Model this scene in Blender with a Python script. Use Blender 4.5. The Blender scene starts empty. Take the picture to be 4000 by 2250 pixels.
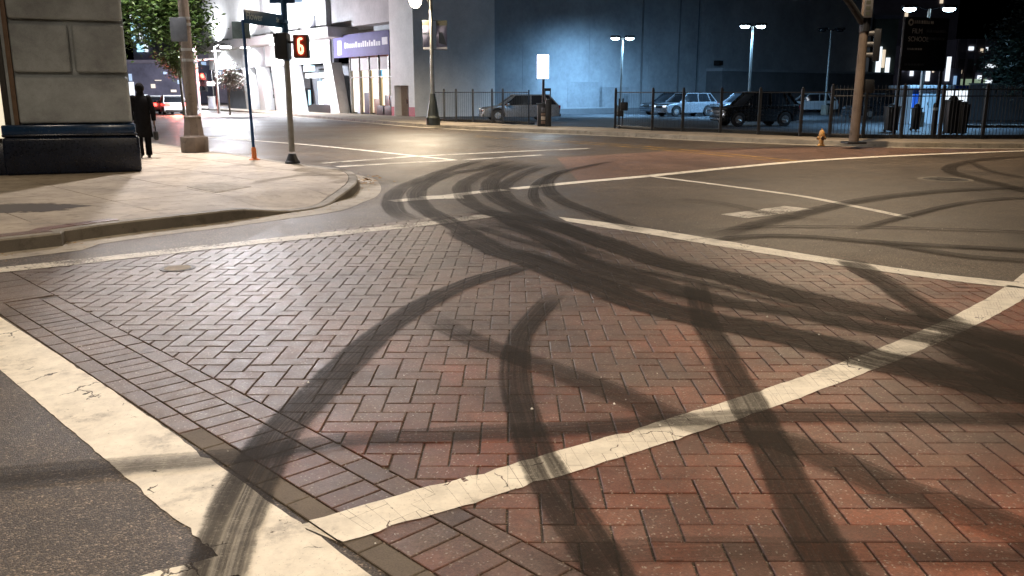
import bpy, bmesh, math, random
import numpy as np
from mathutils import Vector, Matrix
R = math.radians
random.seed(7)
SC = bpy.context.scene
COL = SC.collection

# ------------------------------------------------------------------ camera
CAM_H, FPX, PITCH = 1.72, 3350.0, math.atan(765.0 / 3350.0)
cam_d = bpy.data.cameras.new('camera'); cam = bpy.data.objects.new('camera', cam_d); COL.objects.link(cam)
cam.location = (0, 0, CAM_H); cam.rotation_euler = (R(90) - PITCH, 0, 0)
cam_d.sensor_width = 36.0; cam_d.lens = FPX / 4000.0 * 36.0
cam_d.clip_start = 0.05; cam_d.clip_end = 2000
SC.camera = cam

# ------------------------------------------------------------------ world: night sky
W = bpy.data.worlds.new('World'); SC.world = W; W.use_nodes = True
wn = W.node_tree.nodes; wl = W.node_tree.links
bg = wn['Background']; sky = wn.new('ShaderNodeTexSky'); sky.sky_type = 'NISHITA'; sky.sun_disc = False
sky.sun_elevation = R(-4); sky.sun_rotation = R(200)
wl.new(sky.outputs[0], bg.inputs[0]); bg.inputs[1].default_value = 0.15
# a faint moon
sd = bpy.data.lights.new('moon', 'SUN'); so = bpy.data.objects.new('moon', sd); COL.objects.link(so)
sd.energy = 0.012; sd.angle = R(0.5); sd.color = (0.8, 0.88, 1.0); so.rotation_euler = (R(40), 0, R(20))

SC.render.engine = 'CYCLES'
cy = SC.cycles
cy.use_denoising = True; cy.max_bounces = 6; cy.diffuse_bounces = 3; cy.glossy_bounces = 3; cy.transmission_bounces = 4
cy.transparent_max_bounces = 24; cy.sample_clamp_indirect = 4.0; cy.sample_clamp_direct = 0
cy.caustics_reflective = False; cy.caustics_refractive = False
SC.view_settings.view_transform = 'Standard'; SC.view_settings.look = 'None'
SC.view_settings.exposure = 0.0; SC.view_settings.gamma = 1.0

# ------------------------------------------------------------------ surveying helpers (photo pixel at 2576 px width -> metres)
KPX = 4000.0 / 2576.0
YH = 360.0
CP = math.cos(PITCH); SP = math.sin(PITCH)
def gp(px, py, z=0.0):
    """the place on a level surface of height z that is seen at a photo pixel"""
    x = px * KPX; yp = py * KPX - YH; H = CAM_H - z
    return ((x - 2000.0) * H / (yp * CP), H * FPX / (yp * CP * CP) - H * math.tan(PITCH))
def hz(py, Y):
    q = (py * KPX - 1125.0) / FPX
    return CAM_H - Y * (q * CP + SP) / (CP - q * SP)
def at(px, py, Y):
    z = hz(py, Y); Z = Y * CP + (CAM_H - z) * SP
    return Vector(((px * KPX - 2000.0) / FPX * Z, Y, z))
def xat(px, Y, z=0.15):
    return (px * KPX - 2000.0) / FPX * (Y * CP + (CAM_H - z) * SP)

# ------------------------------------------------------------------ materials
MATS = {}
def nodes_of(name):
    m = bpy.data.materials.new(name); m.use_nodes = True
    nt = m.node_tree; b = nt.nodes['Principled BSDF']
    MATS[name] = m
    return m, nt, b
def nd(nt, typ, **kw):
    n = nt.nodes.new(typ)
    for k, v in kw.items():
        if k in ('inputs',):
            for kk, vv in v.items(): n.inputs[kk].default_value = vv
        else: setattr(n, k, v)
    return n
def c4(c): return (c[0], c[1], c[2], 1.0)
def noise(nt, vec, scale, detail=3, rough=0.55):
    n = nd(nt, 'ShaderNodeTexNoise'); n.inputs['Scale'].default_value = scale; n.inputs['Detail'].default_value = detail
    n.inputs['Roughness'].default_value = rough
    if vec is not None: nt.links.new(vec, n.inputs['Vector'])
    return n.outputs['Fac']
def ramp(nt, fac, stops):
    r = nd(nt, 'ShaderNodeValToRGB'); nt.links.new(fac, r.inputs[0])
    e = r.color_ramp.elements
    while len(e) < len(stops): e.new(0.5)
    for i, (p, c) in enumerate(stops):
        e[i].position = p; e[i].color = c4(c) if not isinstance(c, (int, float)) else (c, c, c, 1)
    return r.outputs[0]
def mix(nt, a, b, fac, mode='MIX'):
    m = nd(nt, 'ShaderNodeMix', data_type='RGBA', blend_type=mode)
    for s, v in ((0, fac), (6, a), (7, b)):
        if hasattr(v, 'is_linked'): nt.links.new(v, m.inputs[s])
        elif s == 0: m.inputs[0].default_value = v
        else: m.inputs[s].default_value = c4(v)
    return m.outputs[2]
def math_n(nt, op, a, b=None, clamp=False):
    m = nd(nt, 'ShaderNodeMath', operation=op, use_clamp=clamp)
    for i, v in enumerate((a, b)):
        if v is None: continue
        if hasattr(v, 'is_linked'): nt.links.new(v, m.inputs[i])
        else: m.inputs[i].default_value = v
    return m.outputs[0]
def bump(nt, b, h, strength=0.3, dist=0.01):
    n = nd(nt, 'ShaderNodeBump'); n.inputs['Strength'].default_value = strength; n.inputs['Distance'].default_value = dist
    nt.links.new(h, n.inputs['Height']); nt.links.new(n.outputs[0], b.inputs['Normal'])
def worldpos(nt):
    return nd(nt, 'ShaderNodeNewGeometry').outputs['Position']

def mat_plain(name, col, rough=0.5, metal=0.0, var=0.15, scale=6.0, spec=0.5, bumpy=0.0, coat=0.0):
    """paint, metal or plaster with blotchy dirt so that no face is one flat value"""
    m, nt, b = nodes_of(name)
    p = worldpos(nt)
    n = noise(nt, p, scale, 4, 0.6); n2 = noise(nt, p, scale * 9, 2)
    f = math_n(nt, 'ADD', math_n(nt, 'MULTIPLY', n, 0.7), math_n(nt, 'MULTIPLY', n2, 0.3))
    lo = [max(0, c * (1 - 2 * var)) for c in col]; hi = [min(1, c * (1 + 1.6 * var)) for c in col]
    nt.links.new(ramp(nt, f, [(0.3, lo), (0.7, hi)]), b.inputs['Base Color'])
    b.inputs['Roughness'].default_value = rough; b.inputs['Metallic'].default_value = metal
    b.inputs['Specular IOR Level'].default_value = spec; b.inputs['Coat Weight'].default_value = coat
    nt.links.new(ramp(nt, n2, [(0.2, max(0.03, rough - 0.1)), (0.8, min(1, rough + 0.1))]), b.inputs['Roughness'])
    if bumpy: bump(nt, b, n2, bumpy, 0.01)
    return m
def mat_emit(name, col, strength, base=(0.6, 0.6, 0.6)):
    m, nt, b = nodes_of(name)
    b.inputs['Base Color'].default_value = c4(base); b.inputs['Emission Color'].default_value = c4(col)
    b.inputs['Emission Strength'].default_value = strength; b.inputs['Roughness'].default_value = 0.4
    return m

def mat_asphalt(name, base, fine=260.0, spread=0.5, gl=0.45):
    m, nt, b = nodes_of(name)
    p = worldpos(nt)
    v = nd(nt, 'ShaderNodeTexVoronoi'); v.inputs['Scale'].default_value = fine / 2; nt.links.new(p, v.inputs['Vector'])
    cells = nd(nt, 'ShaderNodeSeparateColor'); nt.links.new(v.outputs['Color'], cells.inputs[0])
    g = noise(nt, p, fine, 2, 0.7)
    st = ramp(nt, cells.outputs[0], [(0.0, [c * (1 - spread) for c in base]), (0.6, base), (0.80, [c * 1.9 for c in base]), (0.93, [c * 2.6 for c in base]), (1.0, [min(1, c * 5.5) for c in base])])
    big = noise(nt, p, 0.35, 5, 0.65); mid = noise(nt, p, 2.3, 5, 0.7)
    v2 = nd(nt, 'ShaderNodeTexVoronoi'); v2.inputs['Scale'].default_value = fine * 0.26; nt.links.new(p, v2.inputs['Vector'])
    c2 = nd(nt, 'ShaderNodeSeparateColor'); nt.links.new(v2.outputs['Color'], c2.inputs[0])
    stones = math_n(nt, 'MULTIPLY', ramp(nt, c2.outputs[0], [(0.80, 0.0), (0.84, 1.0)]), ramp(nt, v2.outputs['Distance'], [(0.30, 1.0), (0.42, 0.0)]))
    st = mix(nt, st, mix(nt, [c * 2.6 for c in base], [c * 0.35 for c in base], c2.outputs[1]), math_n(nt, 'MULTIPLY', stones, 0.75))
    col = mix(nt, st, ramp(nt, big, [(0.3, (0.62, 0.62, 0.64)), (0.7, (1.25, 1.2, 1.12))]), 1.0, 'MULTIPLY')
    col = mix(nt, col, ramp(nt, mid, [(0.35, (0.72, 0.72, 0.72)), (0.65, (1.18, 1.16, 1.12))]), 0.8, 'MULTIPLY')
    # oil and hairline cracks
    cr = nd(nt, 'ShaderNodeTexVoronoi', feature='DISTANCE_TO_EDGE'); cr.inputs['Scale'].default_value = 0.42
    wp = nd(nt, 'ShaderNodeVectorMath', operation='ADD'); nn = nd(nt, 'ShaderNodeTexNoise'); nn.inputs['Scale'].default_value = 1.6; nn.inputs['Detail'].default_value = 6
    nt.links.new(p, nn.inputs['Vector']); sc_ = nd(nt, 'ShaderNodeVectorMath', operation='SCALE'); sc_.inputs['Scale'].default_value = 1.1
    nt.links.new(nn.outputs['Color'], sc_.inputs[0]); nt.links.new(p, wp.inputs[0]); nt.links.new(sc_.outputs[0], wp.inputs[1]); nt.links.new(wp.outputs[0], cr.inputs['Vector'])
    crk = ramp(nt, cr.outputs['Distance'], [(0.0, 0.45), (0.006, 1.0)])
    col = mix(nt, col, crk, 0.7, 'MULTIPLY')
    nt.links.new(col, b.inputs['Base Color'])
    nt.links.new(ramp(nt, big, [(0.3, gl), (0.7, gl + 0.2)]), b.inputs['Roughness'])
    hgt = math_n(nt, 'ADD', math_n(nt, 'MULTIPLY', v.outputs['Distance'], -1.0), g)
    bump(nt, b, hgt, 0.35, 0.006); b.inputs['Specular IOR Level'].default_value = 0.36
    return m
mat_asphalt('asphalt', (0.068, 0.054, 0.042))
mat_asphalt('red_asphalt', (0.115, 0.072, 0.055))
mat_asphalt('lot_asphalt', (0.07, 0.075, 0.085))

def mat_concrete(name, base, rough=0.75, stain=1.0):
    m, nt, b = nodes_of(name)
    p = worldpos(nt)
    f = noise(nt, p, 120, 3, 0.7); a = noise(nt, p, 1.1, 6, 0.68); s = noise(nt, p, 5.5, 4, 0.65)
    col = ramp(nt, f, [(0.25, [c * 0.72 for c in base]), (0.75, [min(1, c * 1.22) for c in base])])
    col = mix(nt, col, ramp(nt, a, [(0.32, (0.62, 0.6, 0.58)), (0.62, (1.1, 1.08, 1.04))]), 1.0, 'MULTIPLY')
    col = mix(nt, col, ramp(nt, s, [(0.30, (0.45, 0.43, 0.40)), (0.46, (1, 1, 1))]), 0.75 * stain, 'MULTIPLY')
    sp_ = noise(nt, p, 17, 3, 0.7); col = mix(nt, col, ramp(nt, sp_, [(0.27, (0.35, 0.33, 0.31)), (0.34, (1, 1, 1))]), 0.8 * stain, 'MULTIPLY')
    nt.links.new(col, b.inputs['Base Color'])
    b.inputs['Roughness'].default_value = rough
    bump(nt, b, f, 0.35, 0.004)
    return m
mat_concrete('concrete', (0.385, 0.325, 0.255))
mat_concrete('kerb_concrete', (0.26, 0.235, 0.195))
mat_concrete('gutter_concrete', (0.40, 0.36, 0.30))
mat_concrete('pale_concrete', (0.62, 0.60, 0.56))
mat_concrete('pole_concrete', (0.15, 0.115, 0.092))
mat_concrete('stone', (0.40, 0.45, 0.485), 0.7, 0.25)
mat_concrete('kerb_face', (0.12, 0.105, 0.085))  # darker than kerb_concrete: dirt, plus the face's shade put into the colour

def mat_brick(name, tint, fade=0.5):
    m, nt, b = nodes_of(name)
    p = worldpos(nt)
    oi = nd(nt, 'ShaderNodeObjectInfo'); at_ = nd(nt, 'ShaderNodeAttribute', attribute_name='rnd')
    rn = math_n(nt, 'FRACT', math_n(nt, 'ADD', oi.outputs['Random'], at_.outputs['Fac']))
    wear = noise(nt, p, 0.55, 6, 0.62); fine = noise(nt, p, 260, 2, 0.7); mid = noise(nt, p, 9, 5, 0.7)
    v = nd(nt, 'ShaderNodeTexVoronoi'); v.inputs['Scale'].default_value = 130; nt.links.new(p, v.inputs['Vector'])
    cells = nd(nt, 'ShaderNodeSeparateColor'); nt.links.new(v.outputs['Color'], cells.inputs[0])
    base = ramp(nt, rn, [(0.0, [c * 0.55 for c in tint]), (0.3, [c * 0.9 for c in tint]), (0.55, tint), (0.85, [tint[0] * 1.32, tint[1] * 1.25, tint[2] * 1.15]), (1.0, [tint[0] * 0.95, tint[1] * 1.35, tint[2] * 1.45])])
    grey = (0.142, 0.104, 0.086)
    # red coating worn off in patches; greyer towards side street, wear plus painted-in sheen
    sx = nd(nt, 'ShaderNodeSeparateXYZ'); nt.links.new(p, sx.inputs[0])
    d1 = math_n(nt, 'ADD', math_n(nt, 'MULTIPLY', sx.outputs[0], -0.72), math_n(nt, 'MULTIPLY', sx.outputs[1], 0.69))
    away = nd(nt, 'ShaderNodeMapRange'); away.inputs[1].default_value = 2.6; away.inputs[2].default_value = 8.0; away.inputs[3].default_value = 0.0; away.inputs[4].default_value = fade; nt.links.new(d1, away.inputs[0])
    wf = math_n(nt, 'ADD', math_n(nt, 'ADD', wear, away.outputs[0]), math_n(nt, 'MULTIPLY', math_n(nt, 'SUBTRACT', mid, 0.5), 0.45))
    wm = ramp(nt, wf, [(0.44, 0.0), (0.62, 0.75), (0.92, 0.97)])
    col = mix(nt, base, grey, wm)
    col = mix(nt, col, ramp(nt, cells.outputs[0], [(0.0, (0.62, 0.62, 0.62)), (0.7, (1.05, 1.05, 1.05)), (1.0, (1.3, 1.35, 1.38))]), 0.75, 'MULTIPLY')
    col = mix(nt, col, (0.40, 0.35, 0.30), ramp(nt, cells.outputs[1], [(0.955, 0.0), (0.975, 0.55), (1.0, 0.9)]))  # sparse pale specks: grit, with lamp glints painted in as colour
    col = mix(nt, col, ramp(nt, mid, [(0.3, (0.7, 0.7, 0.7)), (0.7, (1.15, 1.15, 1.15))]), 0.8, 'MULTIPLY')
    # tyre grime trodden over the paving, oil spots, chipped corners
    gr = noise(nt, p, 0.9, 7, 0.72); oil = noise(nt, p, 3.1, 3, 0.5)
    col = mix(nt, col, ramp(nt, gr, [(0.34, (0.42, 0.40, 0.38)), (0.56, (1.0, 1.0, 1.0)), (0.75, (1.18, 1.15, 1.1))]), 0.9, 'MULTIPLY')
    col = mix(nt, col, ramp(nt, oil, [(0.24, (0.4, 0.38, 0.36)), (0.31, (1, 1, 1))]), 0.9, 'MULTIPLY')
    nt.links.new(col, b.inputs['Base Color']); b.inputs['Specular IOR Level'].default_value = 0.42
    nt.links.new(ramp(nt, mid, [(0.3, 0.38), (0.7, 0.60)]), b.inputs['Roughness'])
    bump(nt, b, math_n(nt, 'ADD', fine, math_n(nt, 'MULTIPLY', mid, 0.6)), 0.4, 0.005)
    return m
mat_brick('brick', (0.188, 0.066, 0.040))
mat_brick('border_brick', (0.170, 0.078, 0.058))
mat_brick('edge_brick', (0.20, 0.075, 0.05), 0.0)
mat_concrete('band_concrete', (0.15, 0.122, 0.096))

def mat_paint(name, col, cov=0.42, crackscale=3.0):
    """thermoplastic road paint: speckled dirt, cracks, bits flaked away"""
    m, nt, b = nodes_of(name)
    p = worldpos(nt)
    out = nt.nodes['Material Output']
    mid = noise(nt, p, 7, 6, 0.7); fl = noise(nt, p, 38, 4, 0.7); big = noise(nt, p, 1.3, 4, 0.6)
    c = mix(nt, col, [k * 0.72 for k in col], ramp(nt, mid, [(0.42, 0.0), (0.7, 0.8)]))
    cr = nd(nt, 'ShaderNodeTexVoronoi', feature='DISTANCE_TO_EDGE'); cr.inputs['Scale'].default_value = crackscale
    wp = nd(nt, 'ShaderNodeVectorMath', operation='ADD'); nn = nd(nt, 'ShaderNodeTexNoise'); nn.inputs['Scale'].default_value = 5; nn.inputs['Detail'].default_value = 5
    nt.links.new(p, nn.inputs['Vector']); sc_ = nd(nt, 'ShaderNodeVectorMath', operation='SCALE'); sc_.inputs['Scale'].default_value = 0.3
    nt.links.new(nn.outputs['Color'], sc_.inputs[0]); nt.links.new(p, wp.inputs[0]); nt.links.new(sc_.outputs[0], wp.inputs[1]); nt.links.new(wp.outputs[0], cr.inputs['Vector'])
    gate = ramp(nt, big, [(0.45, 0.0), (0.55, 1.0)])
    cdist = math_n(nt, 'ADD', cr.outputs['Distance'], math_n(nt, 'MULTIPLY', math_n(nt, 'SUBTRACT', 1.0, gate), 0.05))
    crk = ramp(nt, cdist, [(0.006, 0.0), (0.014, 1.0)])
    grime = noise(nt, p, 2.6, 7, 0.72); spk = noise(nt, p, 70, 3, 0.7)
    c = mix(nt, c, ramp(nt, grime, [(0.30, (0.42, 0.41, 0.41)), (0.44, (0.9, 0.89, 0.88)), (0.6, (1, 1, 1))]), 1.0, 'MULTIPLY')
    c = mix(nt, c, ramp(nt, spk, [(0.27, (0.3, 0.28, 0.26)), (0.38, (1, 1, 1))]), 0.7, 'MULTIPLY')
    nt.links.new(c, b.inputs['Base Color']); b.inputs['Roughness'].default_value = 0.6
    flake = ramp(nt, math_n(nt, 'ADD', math_n(nt, 'MULTIPLY', fl, 0.55), math_n(nt, 'MULTIPLY', big, 0.45)), [(cov - 0.12, 0.0), (cov - 0.06, 1.0)])
    al = math_n(nt, 'MULTIPLY', crk, flake)
    tr = nd(nt, 'ShaderNodeBsdfTransparent'); ms = nd(nt, 'ShaderNodeMixShader')
    nt.links.new(al, ms.inputs[0]); nt.links.new(tr.outputs[0], ms.inputs[1]); nt.links.new(b.outputs[0], ms.inputs[2]); nt.links.new(ms.outputs[0], out.inputs[0])
    return m
mat_paint('white_paint', (0.84, 0.78, 0.66), 0.455)
mat_paint('worn_paint', (0.64, 0.59, 0.50), 0.545)
mat_paint('yellow_paint', (0.46, 0.27, 0.06), 0.575)
mat_paint('red_paint', (0.36, 0.06, 0.03), 0.5)

def mat_rubber():
    m, nt, b = nodes_of('tyre_rubber_film')
    out = nt.nodes['Material Output']
    uv = nd(nt, 'ShaderNodeUVMap'); s = nd(nt, 'ShaderNodeSeparateXYZ'); nt.links.new(uv.outputs[0], s.inputs[0])
    pe_ = worldpos(nt); edge_n = noise(nt, pe_, 5.5, 5, 0.7); edge_f = noise(nt, pe_, 45, 3, 0.7)
    wob = math_n(nt, 'ADD', math_n(nt, 'MULTIPLY', math_n(nt, 'SUBTRACT', edge_n, 0.5), 0.20), math_n(nt, 'MULTIPLY', math_n(nt, 'SUBTRACT', edge_f, 0.5), 0.12))
    u = math_n(nt, 'ADD', math_n(nt, 'ABSOLUTE', math_n(nt, 'SUBTRACT', s.outputs[0], 0.5)), wob)
    soft = ramp(nt, u, [(0.36, 1.0), (0.43, 0.8), (0.5, 0.0)])
    oi = nd(nt, 'ShaderNodeObjectInfo'); at_w = nd(nt, 'ShaderNodeAttribute', attribute_name='ribs')
    cmb = nd(nt, 'ShaderNodeCombineXYZ'); nt.links.new(math_n(nt, 'MULTIPLY', s.outputs[0], at_w.outputs['Fac']), cmb.inputs[0]); nt.links.new(math_n(nt, 'MULTIPLY', s.outputs[1], 0.22), cmb.inputs[1])
    nt.links.new(math_n(nt, 'MULTIPLY', oi.outputs['Random'], 50.0), cmb.inputs[2])
    streak = noise(nt, cmb.outputs[0], 1.0, 5, 0.68)
    p = worldpos(nt); grit = noise(nt, p, 60, 3, 0.7); blot = noise(nt, p, 1.7, 4, 0.6)
    st = ramp(nt, streak, [(0.32, 0.34), (0.46, 0.8), (0.58, 1.0)])
    g = ramp(nt, grit, [(0.28, 0.5), (0.46, 1.0)])
    bl = ramp(nt, blot, [(0.28, 0.72), (0.52, 1.0)])
    at_ = nd(nt, 'ShaderNodeAttribute', attribute_name='strength')
    a = math_n(nt, 'MULTIPLY', math_n(nt, 'MULTIPLY', soft, st), math_n(nt, 'MULTIPLY', g, bl))
    a = math_n(nt, 'MULTIPLY', a, at_.outputs['Fac'], True)
    b.inputs['Base Color'].default_value = (0.022, 0.0165, 0.0125, 1); b.inputs['Roughness'].default_value = 0.75
    b.inputs['Specular IOR Level'].default_value = 0.16
    tr = nd(nt, 'ShaderNodeBsdfTransparent'); ms = nd(nt, 'ShaderNodeMixShader')
    nt.links.new(a, ms.inputs[0]); nt.links.new(tr.outputs[0], ms.inputs[1]); nt.links.new(b.outputs[0], ms.inputs[2]); nt.links.new(ms.outputs[0], out.inputs[0])
mat_rubber()
def mat_stain(name, col, amount):
    m, nt, b = nodes_of(name)
    out = nt.nodes['Material Output']; p = worldpos(nt)
    uv = nd(nt, 'ShaderNodeUVMap'); s = nd(nt, 'ShaderNodeVectorMath', operation='DISTANCE'); nt.links.new(uv.outputs[0], s.inputs[0]); s.inputs[1].default_value = (0.5, 0.5, 0)
    n = noise(nt, p, 2.2, 5, 0.6)
    f = math_n(nt, 'ADD', s.outputs['Value'], math_n(nt, 'MULTIPLY', math_n(nt, 'SUBTRACT', n, 0.5), 0.7))
    a = math_n(nt, 'MULTIPLY', ramp(nt, f, [(0.24, 1.0), (0.36, 0.0)]), amount)
    b.inputs['Base Color'].default_value = c4(col); b.inputs['Roughness'].default_value = 0.6
    tr = nd(nt, 'ShaderNodeBsdfTransparent'); ms = nd(nt, 'ShaderNodeMixShader')
    nt.links.new(a, ms.inputs[0]); nt.links.new(tr.outputs[0], ms.inputs[1]); nt.links.new(b.outputs[0], ms.inputs[2]); nt.links.new(ms.outputs[0], out.inputs[0])
mat_stain('dark_stain', (0.05, 0.032, 0.022), 0.8)

mat_plain('navy_granite', (0.003, 0.008, 0.024), 0.3, 0, 0.3, 3, 0.5)
mat_plain('navy_trim', (0.006, 0.036, 0.10), 0.22, 0, 0.2, 3, 0.6)
mat_plain('black_metal', (0.012, 0.013, 0.016), 0.5, 0.2)
mat_plain('dark_frame', (0.02, 0.018, 0.016), 0.45)
mat_plain('bronze_trim', (0.16, 0.105, 0.07), 0.5, 0.2)
mat_plain('grey_metal', (0.27, 0.265, 0.25), 0.42, 0.35)
mat_plain('sign_back', (0.10, 0.10, 0.11), 0.5, 0.4)
mat_plain('sign_blue', (0.010, 0.060, 0.15), 0.35, 0, 0.1)
mat_plain('pole_blue', (0.012, 0.05, 0.14), 0.35, 0, 0.15)
mat_plain('sign_green_grey', (0.13, 0.17, 0.17), 0.45, 0.3, 0.2)
mat_plain('sign_white', (0.36, 0.45, 0.5), 0.4, 0, 0.15)
mat_plain('orange_plastic', (0.6, 0.17, 0.04), 0.45, 0, 0.2, 20)
mat_plain('white_wall', (0.74, 0.73, 0.72), 0.7, 0, 0.08, 0.9)
mat_plain('grey_wall', (0.42, 0.41, 0.42), 0.75, 0, 0.12, 0.6)
mat_plain('dark_gap', (0.06, 0.06, 0.075), 0.6)
mat_plain('big_wall', (0.33, 0.345, 0.365), 0.85, 0, 0.16, 0.35)
mat_plain('low_wall', (0.16, 0.165, 0.175), 0.85, 0, 0.16, 0.5)
mat_plain('red_base', (0.42, 0.07, 0.09), 0.6, 0, 0.15)
mat_plain('door_paint', (0.42, 0.34, 0.30), 0.5, 0, 0.1)
mat_plain('banner_purple', (0.10, 0.095, 0.24), 0.7, 0, 0.12, 1.2)
mat_plain('banner_white', (0.62, 0.62, 0.68), 0.7, 0, 0.08)
mat_plain('banner_grey', (0.16, 0.16, 0.25), 0.7, 0, 0.12)
mat_plain('banner_dark', (0.02, 0.03, 0.045), 0.7)
mat_plain('banner_olive', (0.10, 0.10, 0.07), 0.7)
mat_plain('hydrant_yellow', (0.55, 0.30, 0.09), 0.5, 0, 0.25, 12)
mat_plain('hydrant_dark', (0.05, 0.03, 0.02), 0.6)
mat_plain('olive_metal', (0.05, 0.055, 0.045), 0.5, 0.2)
mat_plain('coat_cloth', (0.006, 0.0055, 0.006), 0.95, 0, 0.3, 14, 0.1)
mat_plain('trouser_cloth', (0.005, 0.005, 0.006), 0.95, 0, 0.3, 14, 0.1)
mat_plain('hair', (0.006, 0.005, 0.005), 0.9, 0, 0.2, 30, 0.1)
mat_plain('skin', (0.16, 0.095, 0.07), 0.6, 0, 0.1, 30)
mat_plain('bag_leather', (0.012, 0.01, 0.01), 0.6, 0, 0.2, 20)
mat_plain('bark', (0.10, 0.075, 0.055), 0.9, 0, 0.35, 14, 0.2, 0.6)
mat_plain('pale_bark', (0.32, 0.29, 0.25), 0.9, 0, 0.25, 14, 0.2, 0.5)
mat_plain('tyre', (0.012, 0.012, 0.013), 0.8)
mat_plain('rim', (0.35, 0.36, 0.38), 0.3, 0.7)
mat_plain('car_silver', (0.26, 0.28, 0.31), 0.28, 0.3, 0.05, 2, 0.5, 0, 0.6)
mat_plain('car_white', (0.62, 0.65, 0.68), 0.3, 0, 0.05, 2, 0.5, 0, 0.6)
mat_plain('car_black', (0.008, 0.008, 0.009), 0.25, 0, 0.1, 2, 0.5, 0, 0.6)
mat_plain('car_dark', (0.02, 0.024, 0.03), 0.25, 0, 0.1, 2, 0.5, 0, 0.6)
mat_plain('car_glass', (0.012, 0.014, 0.017), 0.06, 0, 0.1, 2, 0.8)
mat_plain('booth_panel', (0.50, 0.54, 0.58), 0.5, 0, 0.1, 2)
mat_plain('booth_blue', (0.02, 0.10, 0.42), 0.4, 0, 0.1, 2)
mat_plain('bin_black', (0.010, 0.010, 0.011), 0.55)
mat_plain('far_building', (0.13, 0.125, 0.17), 0.8, 0, 0.2, 0.3)
mat_plain('far_building_warm', (0.17, 0.15, 0.18), 0.8, 0, 0.2, 0.3)
mat_plain('olive_wall', (0.12, 0.14, 0.12), 0.85, 0, 0.2, 0.5)
mat_plain('cover_iron', (0.05, 0.045, 0.04), 0.55, 0.5, 0.3, 30, 0.5, 0.4)
mat_plain('cover_pale', (0.37, 0.33, 0.28), 0.85, 0, 0.2, 10, 0.15)
mat_plain('kiosk_brown', (0.16, 0.105, 0.075), 0.6, 0, 0.2, 9)
mat_plain('kiosk_cream', (0.50, 0.42, 0.33), 0.6, 0, 0.15, 9)
mat_plain('dry_leaf', (0.35, 0.20, 0.07), 0.8, 0, 0.4, 20)
mat_plain('scrap_paper', (0.75, 0.72, 0.66), 0.8, 0, 0.2, 20)

def mat_leaf(name, ca, cb, cc):
    m, nt, b = nodes_of(name)
    at_ = nd(nt, 'ShaderNodeAttribute', attribute_name='rnd')
    nt.links.new(ramp(nt, at_.outputs['Fac'], [(0.0, ca), (0.55, cb), (0.97, cc)]), b.inputs['Base Color'])
    b.inputs['Roughness'].default_value = 0.42; b.inputs['Transmission Weight'].default_value = 0.0
    b.inputs['Subsurface Weight'].default_value = 0.0
mat_leaf('leaf_green', (0.02, 0.045, 0.010), (0.055, 0.105, 0.022), (0.14, 0.20, 0.06))
mat_leaf('leaf_pale', (0.09, 0.14, 0.035), (0.14, 0.19, 0.05), (0.22, 0.26, 0.10))
mat_leaf('leaf_dry', (0.20, 0.17, 0.14), (0.28, 0.24, 0.20), (0.40, 0.36, 0.30))
mat_leaf('leaf_dark', (0.008, 0.012, 0.008), (0.012, 0.018, 0.010), (0.02, 0.03, 0.014))

mat_emit('lamp_warm', (1.0, 0.82, 0.55), 30)
mat_emit('lamp_white', (0.92, 0.96, 1.0), 30)
mat_emit('lamp_blue', (0.62, 0.86, 1.0), 30)
mat_emit('sign_lit', (0.80, 0.93, 1.0), 7)
mat_emit('shop_window', (1.0, 0.86, 0.62), 0.85)
mat_emit('shop_interior', (1.0, 0.75, 0.38), 0.75)
mat_emit('shop_interior_white', (1.0, 0.93, 0.82), 1.6)
mat_emit('blue_glow', (0.18, 0.62, 1.0), 0.9)
mat_emit('cyan_glow', (0.45, 0.82, 1.0), 1.6)
mat_emit('digit', (1.0, 0.72, 0.42), 1.7)
mat_emit('digit_halo', (1.0, 0.035, 0.008), 0.42, (0.05, 0.01, 0.01))
mat_emit('digit_rim', (1.0, 0.10, 0.012), 0.06, (0.03, 0.01, 0.008))
mat_emit('red_signal', (1.0, 0.08, 0.055), 10, (0.25, 0.008, 0.008))
mat_emit('tail_lamp', (1.0, 0.06, 0.045), 9, (0.25, 0.008, 0.008))
mat_emit('white_window', (0.85, 0.93, 1.0), 1.3)
mat_emit('warm_window', (1.0, 0.82, 0.6), 0.8)
mat_emit('blue_window', (0.35, 0.62, 1.0), 0.6)
mat_emit('amber', (1.0, 0.28, 0.05), 0.35)
mat_emit('green_glow', (0.55, 0.75, 0.5), 0.35)

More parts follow.
